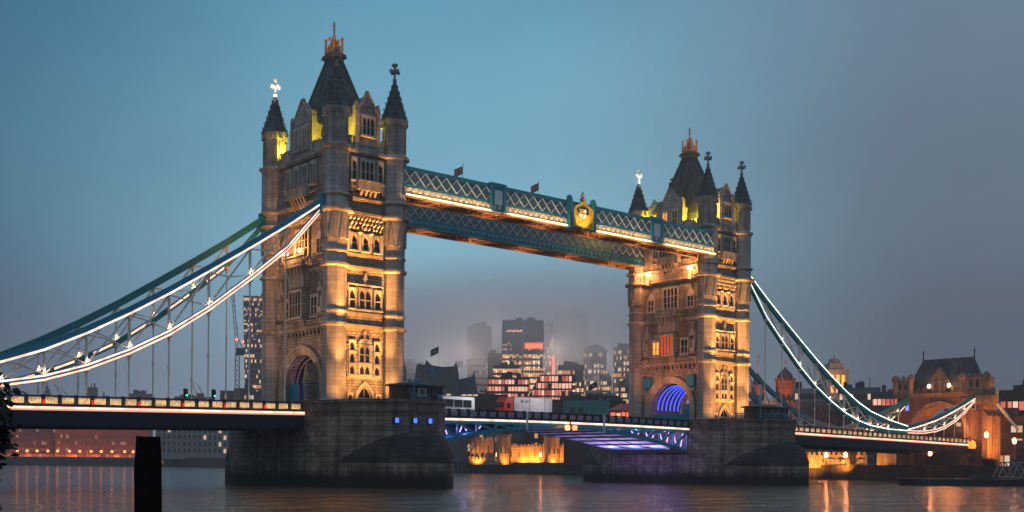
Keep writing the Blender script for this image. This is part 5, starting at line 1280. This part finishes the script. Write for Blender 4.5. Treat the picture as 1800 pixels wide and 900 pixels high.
office("verdigris green flat roofed block seen over the parapet", (170, 118), 14.5, 8, 24.0, Z, 0, BROWNB, None, extra=teal_top, name="office_block", cat="office building")
drum("dark domed roof behind the green block with drifting steam", (209.2, 146.4), 4.2, Z, 28, 2.4, 14, 0, GREYD, False)
office("pale wide office behind the keep turrets", (317.2, 134.6), 16, 12, 36.0, 4, 0, GREYL, lambda i, n: G_SPARSE, name="office_block", cat="office building")
office("low flat office with a lit top floor right of the stepped tower", (333.3, 121.2), 17, 12, 36.6, 4, 0, GREYW, lambda i, n: G_MED if i > 6 else G_SPARSE, name="office_block", cat="office building")
office("red lit flat block left of the gatehouse roof", (316.4, 96.2), 13, 12, 33.0, 4, 0, GREYD, lambda i, n: G_RED if i > 5 else None, name="office_block", cat="office building")
office("dark block on the right edge behind the land tie", (236.2, 4.0), 16, 10, 25.8, Z, 0, BROWNB, lambda i, n: (G_RED if i == 4 else G_DARK), fh=4, name="office_block", cat="office building")
def stepped():
    c = (359.9, 151.1); t = thing("stepped_tower", "stepped stone tower with an orange lit top in the distance", "building", (c[0], c[1], 4), face_cam(*c, 20))
    m = MB(); m.box(-5, 5, -5, 5, 0, 43.5); m.box(-3.2, 3.2, -3.2, 3.2, 43.5, 46.6); m.lathe([(46.6, 2.6), (48.5, 2.2), (49.2, .3), (51, .1)], 8); m.build("tower", GREYL, t)
    for s in (-2.5, 0, 2.5): m = MB(); m.box(s-.7, s+.7, -5.08, -5.0, 33, 41); m.build("tall_window", WINO, t)
    lamp("tower_glow", 'POINT', (350.5, 142, 44), 3500, (1, .34, .04), size=1)
stepped()

# added mid-air lamps that brighten the fog, standing for lit streets and offices
for x, y, z in ((392, 388, 45), (425, 400, 62), (440, 425, 84), (470, 470, 88), (385, 452, 78), (505, 440, 84), (430, 480, 100), (350, 440, 66), (480, 380, 60)): lamp("city_glow_fill", 'POINT', (x, y, z), CITY, (1, .76, .68), size=5)
# ================================================================== far left bank
def riverside():
    c = (205.5, 491); t = thing("riverside_office", "pale stone riverside building with a regular window grid under the left span", "office building", (c[0], c[1], 4.6), face_cam(*c, 4)); w, H = 41, 24
    m = MB(); m.box(-w/2, w/2, -7, 7, 0, H)
    for k in range(6): m.box(-w/2-.2, w/2+.2, -7.3, -7, 3.2+k*4-.25, 3.2+k*4+.25)
    for k in range(8): s = -w/2+k*w/7; m.box(s-.4, s+.4, -7.35, -7, 0, H)
    m.build("facade", GREYL, t)
    for i in range(14):
        for j in range(5):
            s = -w/2+(i+.5)*w/14; z = 3.9+j*4; mt = WINP if (i > 11 and (i+j) % 2) or (i*7+j*3) % 23 == 0 else GLASS
            m = MB(); m.box(s-.75, s+.75, -7.08, -7.01, z, z+2.5); m.build("window", mt, t)
riverside()
office("long grey building with a pale cornice behind the embankment lamps", (196, 604), 60, 14, 25.0, 4.6, -6, BROWNB, lambda i, n: G_DIM, fh=4.2, band=.5, name="riverside_block", cat="office building", grp="riverside blocks on the far left bank")
office("dim brown block at the far left end of the embankment", (158, 650), 40, 14, 26.5, 4.6, 4, BROWNB, lambda i, n: G_DIM, fh=4.2, band=.5, name="riverside_block", cat="office building", grp="riverside blocks on the far left bank")
office("low building site block with bright work lights left of the left tower", (247, 508), 26, 12, 48, 4, 0, GREYD, lambda i, n: G_SPARSE if i > 8 else None, name="office_block", cat="office building")
for k, (x, y, h) in enumerate(((240, 745, 61), (261, 700, 55), (300, 690, 54))):
    office(["small square block on the left horizon", "flat grey block on the left horizon beside a crane", "wide low block on the left horizon close to the tower crane"][k], (x, y), [8, 18, 30][k], 10, h, 4, 0, GREYW, None, name="office_block", cat="office building")
t = thing("church_spire", "distant domed church lantern on the left horizon, lit warm at its base", "church", (212.5, 768, 4)); m = MB(); m.lathe([(0, 7), (46, 7), (48, 3.6), (51, 3.2), (55, 2.2), (57, .8), (61, .1)], 10); m.build("dome", GREYW, t); m = MB(); m.lathe([(48.2, 3.9), (49.4, 3.9)], 10); m.build("lit_gallery", WINP, t)
t = thing("church_spire", "thin dark church spire on the left horizon", "church", (247, 739.5, 4)); m = MB(); m.box(-2, 2, -2, 2, 0, 46); m.build("tower", GREYD, t); m = MB(); m.lathe([(46, 1.9), (54.5, .05)], 8); m.build("spire", GREYD, t)
def lattice(m, a, b, w, n):
    a, b = Vector(a), Vector(b); d = (b-a).normalized(); ref = Vector((0, 0, 1)) if abs(d.z) < .9 else Vector((1, 0, 0)); p = d.cross(ref).normalized()*w/2; q = p.cross(d)
    cs = [p+q, p-q, -p-q, -p+q]
    for c in cs: m.bar(a+c, b+c, w*.2)
    for i in range(n):
        u, v = a+(b-a)*(i/n), a+(b-a)*((i+1)/n)
        for k in range(4): m.bar(u+cs[k], v+cs[(k+1) % 4], w*.14)
def crane(loc, label, mast, jib, cab, beacon=True, w=2.6):
    t = thing("tower_crane", label, "crane", loc, face_cam(loc[0], loc[1]), "cranes on the horizon"); m = MB(); lattice(m, (0, 0, 0), (0, 0, mast), w, int(mast/3)); m.build("mast", CRANEM, t)
    m = MB(); lattice(m, (0, 0, mast), jib, w*.6, 12); m.build("jib", CRANEM, t)
    m = MB(); m.box(-1, 4.2, -1.6, 1.6, mast-1, mast+3.2); m.bar((3, 0, mast+3), (jib[0]*.4+2.0, 0, mast+9), .5); m.bar((jib[0]*.4+2.0, 0, mast+9), jib, .2); m.build("machinery_deck", GREYD, t)
    if beacon:
        for z in (mast+8.5,): red_beacon(t, -.6, -1, z)
        red_beacon(t, 3.2, -1, mast+7.2)
    return t
CRANEM = plain("crane steel", (.34, .20, .14), .6)
crane((234.6, 489.6, 4), "tall red tower crane with a raised jib left of the left tower", 66, (-3.6, 0, 107), True)
crane((260, 598, 4), "small distant crane on the left horizon with its jib tipped left", 44, (-5.5, 0, 58), True, False, 1.6)
crane((398, 480, 4), "thin distant crane jib leaning right beside the scaffolded tower", 68, (8, 0, 92), True, False, 1.2)
crane((219, 745, 4), "faint distant crane low on the left horizon", 44, (-8, 0, 58), True, False, 1.4)

# street lamps and trees along the far left embankment
LAMPS = [(137.3, 596.5), (142.2, 592.4), (147, 588.5), (152.2, 584.1), (156.9, 580.2), (162.7, 575.4), (167.7, 571.2), (173.2, 566.6), (178.2, 562.5), (183.4, 558.1), (189.5, 553), (193.7, 549.6), (197, 540), (199.5, 528), (201.5, 515), (203, 500), (203.8, 488)]
def street_lamp(loc, h, label, grp, mt, g=.55):
    t = thing("street_lamp", label, "street lamp", loc, 0, grp); m = MB(); m.lathe([(0, .25), (.6, .12), (h-.5, .09), (h-.4, .2), (h-.3, .1)], 6); m.build("post", BLACKM, t)
    m = MB(); m.lathe([(h-.3, .2), (h, g), (h+.7, g), (h+1.1, .15)], 8); m.build("lantern", mt, t); return t
BULBE = emit("embankment lamp", (1, .20, .04), 6)
l0 = street_lamp((LAMPS[0][0], LAMPS[0][1], 4.4), 4.4, "orange street lamp in the long row on the far left embankment", "street lamps on the far left embankment", BULBE, .75)
for x, y in LAMPS[1:]: copy_thing(l0, (x, y, 4.4))
for k in range(0, len(LAMPS), 2):
    x, y = LAMPS[k]; lamp("bank_light", 'POINT', (x+4.0, y+3.2, 5.0), 20000, (1, .17, .035), size=.4)  # unseen uplights added behind the quay parapet, reddening trees and fronts
for k in range(12):
    tree((LAMPS[k][0]+7+(k % 3), LAMPS[k][1]+6, 4.5), 15+(k % 4)*1.6, .55, "bare tree behind the embankment lamps on the far left bank", 40+k, 5, .35, grp="bare trees on the far left embankment")
# pleasure boat moored at the left embankment
t = thing("moored_boat", "low lit pleasure boat moored at the far left embankment beside the pier", "boat", (188.5, 500, 0), math.atan2(-90, 12)); m = MB()
m.prism([(-17, -2.6), (14, -2.6), (18, 0), (14, 2.6), (-17, 2.6)], -.6, 1.6); m.build("hull", NAVY, t); m = MB(); m.box(-15, 11, -2.2, 2.2, 1.61, 3.9); m.box(-16, 12, -2.5, 2.5, 3.91, 4.1); m.build("saloon", GREYD, t)
for i in range(9): m = MB(); m.box(-14+i*2.8, -12.2+i*2.8, -2.27, -2.21, 2.2, 3.4); m.build("saloon_window", [WINO, WINP, WINR][i % 3], t)

# trees on the right bank and beside the castle
tree((147.1, 146.1+5, 3.1), 11, .6, "single leafless tree in front of the pale gate building", 3, 6, .28)
t0 = None
RT = [(171, 40, 17, "dark bare tree with a thick trunk under the right span, closer to the pier"), (176.5, 24, 18, "dark bare tree with a thick trunk under the right span, closer to the gatehouse"), (181, 33, 20, "bare tree between the keep turrets and the right chain"), (190, 44, 19, "bare tree just behind the broad domed turret"), (186, 22, 18, "bare tree beside the gatehouse, behind the rear chain"), (199, 24, 19, "farther bare tree left of the gatehouse")]
for k, (x, y, h, lb) in enumerate(RT): tree((x, y, 3.1), h, .55, lb, 90+k, 6, .45 if k > 1 else .6)
# quay lamps, kiosk, parasols
BULBQ = emit("quay lamp", (1, .30, .08), 26)
for x, y, h, lb in ((168.5, 26, 3.0, "bright quay lamp under the right span, left one of the pair"), (167.5, 19.5, 3.0, "bright quay lamp under the right span, right one of the pair"), (170.5, 35.5, 4.6, "quay lamp high against the amber castle wall"), (176.5, -13.5, 8.0, "tall street lamp beside the gatehouse arch at the end of the deck"), (183.5, -17.0, 6.6, "street lamp right of the gatehouse on the bank road"), (186.5, -20.5, 7.2, "brightest street lamp right of the gatehouse near the tie rod"), (175.5, .5, 3.6, "quay lamp under the end of the right span")):
    street_lamp((x, y, 3.12), h, lb, "street lamps on the right bank", BULBQ, .42); lamp("bank_light", 'POINT', (x-1.3, y-1.0, 3.4+h), 320, (1, .30, .08), size=.3)
for k, (x, y) in enumerate(((165.3, 118), (166.3, 136), (167, 160), (169, 178))): street_lamp((x, y, 3.12), 3.2, "low wharf lamp before the orange castle wall", "wharf lamps before the castle", BULBQ, .2)
def parasol(loc): 
    t = thing("parasol", "dark square parasol on the quay under the right span", "parasol", loc, .3, "parasols on the quay"); m = MB(); m.bar((0, 0, 0), (0, 0, 2.5), .08); m.build("pole", BLACKM, t); m = MB(); m.lathe([(2.3, 1.6), (2.42, 1.55), (3.0, .1)], 4); m.build("canopy", LEADR, t)
for x, y in ((169.8, 25.5), (170, 22.5), (170.5, 17)): parasol((x, y, 3.12))
t = thing("kiosk", "small red lit kiosk with a white sign just left of the right tower", "kiosk", (128, 61.5, 10.7-7.6)); m = MB(); m.box(-2.6, 2.6, -2, 2, 0, 14.8); m.build("kiosk_wall", BRICKR, t); m = MB(); m.frustum(-3.2, 3.2, -2.6, 2.6, 14.81, -.4, .4, -.4, .4, 16.6); m.build("roof", REDP, t)
m = MB(); m.box(-2.67, -2.61, -1.8, -.3, 11.8, 14.0); m.build("sign", WINP, t)
for k in range(3): m = MB(); m.box(-2.3+k*1.6, -1.1+k*1.6, -2.07, -2.01, 11.6, 14.2); m.build("window", WINR2, t)
m = MB(); m.box(-2.67, -2.61, .1, 1.8, 11.6, 14.2); m.build("window", WINR2, t)
lamp("kiosk_light", 'POINT', (124, 57.5, 15.5), 500, (1, .25, .1), size=.3)
flag_on((233.2, 282.6, 45), 14.1, "flagpole", "tall flagpole with a dark flag in front of the peaked office block", "flagpole", "flagpoles beyond the central span", False, R(-40), 4.4, 3.2)
flag_on((177.6, 120.7, 24), 7.5, "flagpole", "short flagpole with a dark flag above the green block", "flagpole", "flagpoles beyond the central span", False, R(-40), 3.0, 2.0)
# quay building fragments, hut, jetty and barges on the right
t = thing("round_hut", "small dark round hut with a flared roof on the right quay below the gatehouse", "hut", (177.5, -13.8, 3.1)); m = MB(); m.lathe([(0, .9), (.9, .9)], 12); m.build("base", GREYL, t); m = MB(); m.lathe([(.91, 1.2), (2.4, 2.0), (2.7, .4)], 12); m.build("roof", BLACKM, t)
def jetty():
    t = thing("jetty_truss", "white lattice gangway bridge on the right edge above the dark pontoon", "gangway", (117, -50, 1.8), R(-38.5)); L, w, h = 16, 2.0, 2.7
    for s in (-w/2, w/2):
        m = MB(); m.bar((-4.5, s, 0), (L, s, 0), .22); m.bar((-3.0, s, h), (L, s, h), .22); m.build("truss_chord", GREYL, t)
        for k in range(8): m = MB(); a = -4.5+k*2.6; m.bar((a, s, 0), (a+1.3, s, h), .18); m.bar((a+1.3, s, h), (a+2.6, s, 0), .18); m.build("truss_brace", GREYL, t)
    m = MB(); m.box(-4.5, L, -w/2+.15, w/2-.15, -.1, .1); m.build("walkway_floor", DARKW, t)
jetty()
t = thing("pontoon", "long dark pontoon moored at the right edge below the white gangway", "pontoon", (128, -48, 0), R(-42)); m = MB(); m.prism([(-24, -3), (40, -3), (40, 4), (-24, 4), (-26, 0)], -.8, 1.3); m.build("hull", BLACKM, t); m = MB(); m.box(-12, -8.5, -1, 2, 1.31, 2.0); m.build("deck_box", GREYD, t)
m = MB()
for k in range(10): m.bar((-22+k*6, -2.9, 1.3), (-22+k*6, -2.9, 2.3), .1)
m.bar((-22, -2.9, 2.3), (34, -2.9, 2.3), .08); m.build("guard_rail", BLACKM, t)

# ================================================================== foreground
t = thing("mooring_pile", "black weathered timber pile standing in the water in the left foreground", "mooring pile", (-82.25, -126.25, -1)); m = MB(); rnd = random.Random(5); n = 18; vs = []
for j, z in enumerate([0, 1, 2, 3, 3.6, 4.2, 4.6, 4.72, 4.84]):
    for i in range(n):
        a = 2*math.pi*i/n; r = (.255 if z < 4.5 else .235)*(1+.10*math.sin(i*2.7+j*.4)+rnd.uniform(-.05, .05)); vs.append((r*math.cos(a)*1.05-.035*(z-3)*.35, r*math.sin(a), z+(rnd.uniform(-.05, .07) if j > 6 else 0)))
m.add(vs, [(j*n+i, j*n+(i+1) % n, (j+1)*n+(i+1) % n, (j+1)*n+i) for j in range(8) for i in range(n)]+[tuple(range(8*n, 9*n))]); m.build("pile_shaft", WOODB, t)
t = thing("shrub", "dark leafy shrub silhouetted at the left edge of the foreground", "shrub", (-88.11, -134.32, 1.58)); m = MB(); rnd = random.Random(11)
stems = []
for k in range(9):
    a = rnd.uniform(0, 6.28); pts = [Vector((0, 0, 0)), Vector((math.cos(a)*.15, math.sin(a)*.15, .9)), Vector((math.cos(a)*.35, math.sin(a)*.35, 1.7+rnd.uniform(0, .5))), Vector((math.cos(a)*.5, math.sin(a)*.5, 2.2+rnd.uniform(0, .6)))]
    m.taper(pts, [.035, .025, .016, .006], 5); stems.append(pts)
m.build("stem", BARK, t); m = MB()
for k in range(5200):
    p = rnd.choice(stems); i = rnd.choice((0, 1, 1, 2, 2)); c = p[i].lerp(p[i+1], rnd.random())+Vector((rnd.gauss(0, .11), rnd.gauss(0, .11), rnd.gauss(0, .09)))
    d = Vector((rnd.uniform(-1, 1), rnd.uniform(-1, 1), rnd.uniform(-.6, .4))).normalized(); s = d.cross(Vector((rnd.uniform(-1, 1), rnd.uniform(-1, 1), 1))).normalized(); L = rnd.uniform(.08, .17)
    m.add([c, c+d*L*.5+s*L*.3, c+d*L, c+d*L*.5-s*L*.3], [(0, 1, 2, 3)])
m.build("foliage", LEAFD, t)

# ================================================================== haze and low fog
def volume(name, col, dens, x0, x1, y0, y1, z0, z1, aniso=0.0, ramp=None, aim=None):
    m = bpy.data.materials.new(name); m.use_nodes = True; nt = m.node_tree; nt.nodes.clear(); N, L = nt.nodes, nt.links
    out = N.new('ShaderNodeOutputMaterial'); v = N.new('ShaderNodeVolumePrincipled'); v.inputs['Color'].default_value = (*col, 1); v.inputs['Density'].default_value = dens; v.inputs['Anisotropy'].default_value = aniso
    if ramp:                                                       # cloud base: thickens with height, thins out again towards its top and rim
        ge = N.new('ShaderNodeNewGeometry'); sp = N.new('ShaderNodeSeparateXYZ'); L.new(ge.outputs['Position'], sp.inputs[0])
        def mr(src, a, b, c, d):
            q = N.new('ShaderNodeMapRange'); q.interpolation_type = 'SMOOTHSTEP'; L.new(src, q.inputs[0])
            for k, val in enumerate((a, b, c, d)): q.inputs[k+1].default_value = val
            return q.outputs[0]
        def mul(a, b):
            q = N.new('ShaderNodeMath'); q.operation = 'MULTIPLY'; L.new(a, q.inputs[0]); L.new(b, q.inputs[1]); return q.outputs[0]
        ds = N.new('ShaderNodeVectorMath'); ds.operation = 'DISTANCE'; L.new(ge.outputs['Position'], ds.inputs[0]); ds.inputs[1].default_value = aim
        L.new(mul(mul(mr(sp.outputs[2], ramp[0], ramp[1], 0, dens), mr(sp.outputs[2], ramp[2], ramp[3], 1, 0)), mr(ds.outputs['Value'], 60, 215, 1, 0)), v.inputs['Density'])
    L.new(v.outputs[0], out.inputs['Volume'])
    b = MB(); b.box(x0, x1, y0, y1, z0, z1)
    o = b.build(name, m); tag(o, kind='stuff'); return o
if HAZE: volume("haze", (.96, .975, 1), HAZE, -420, 1500, -420, 1500, -4, 142)
if FOG: volume("fog_bank", (.97, .985, 1), FOG, 250, 720, 230, 720, 46, 141, ramp=(48, 88, 112, 141), aim=(455, 450, 90))
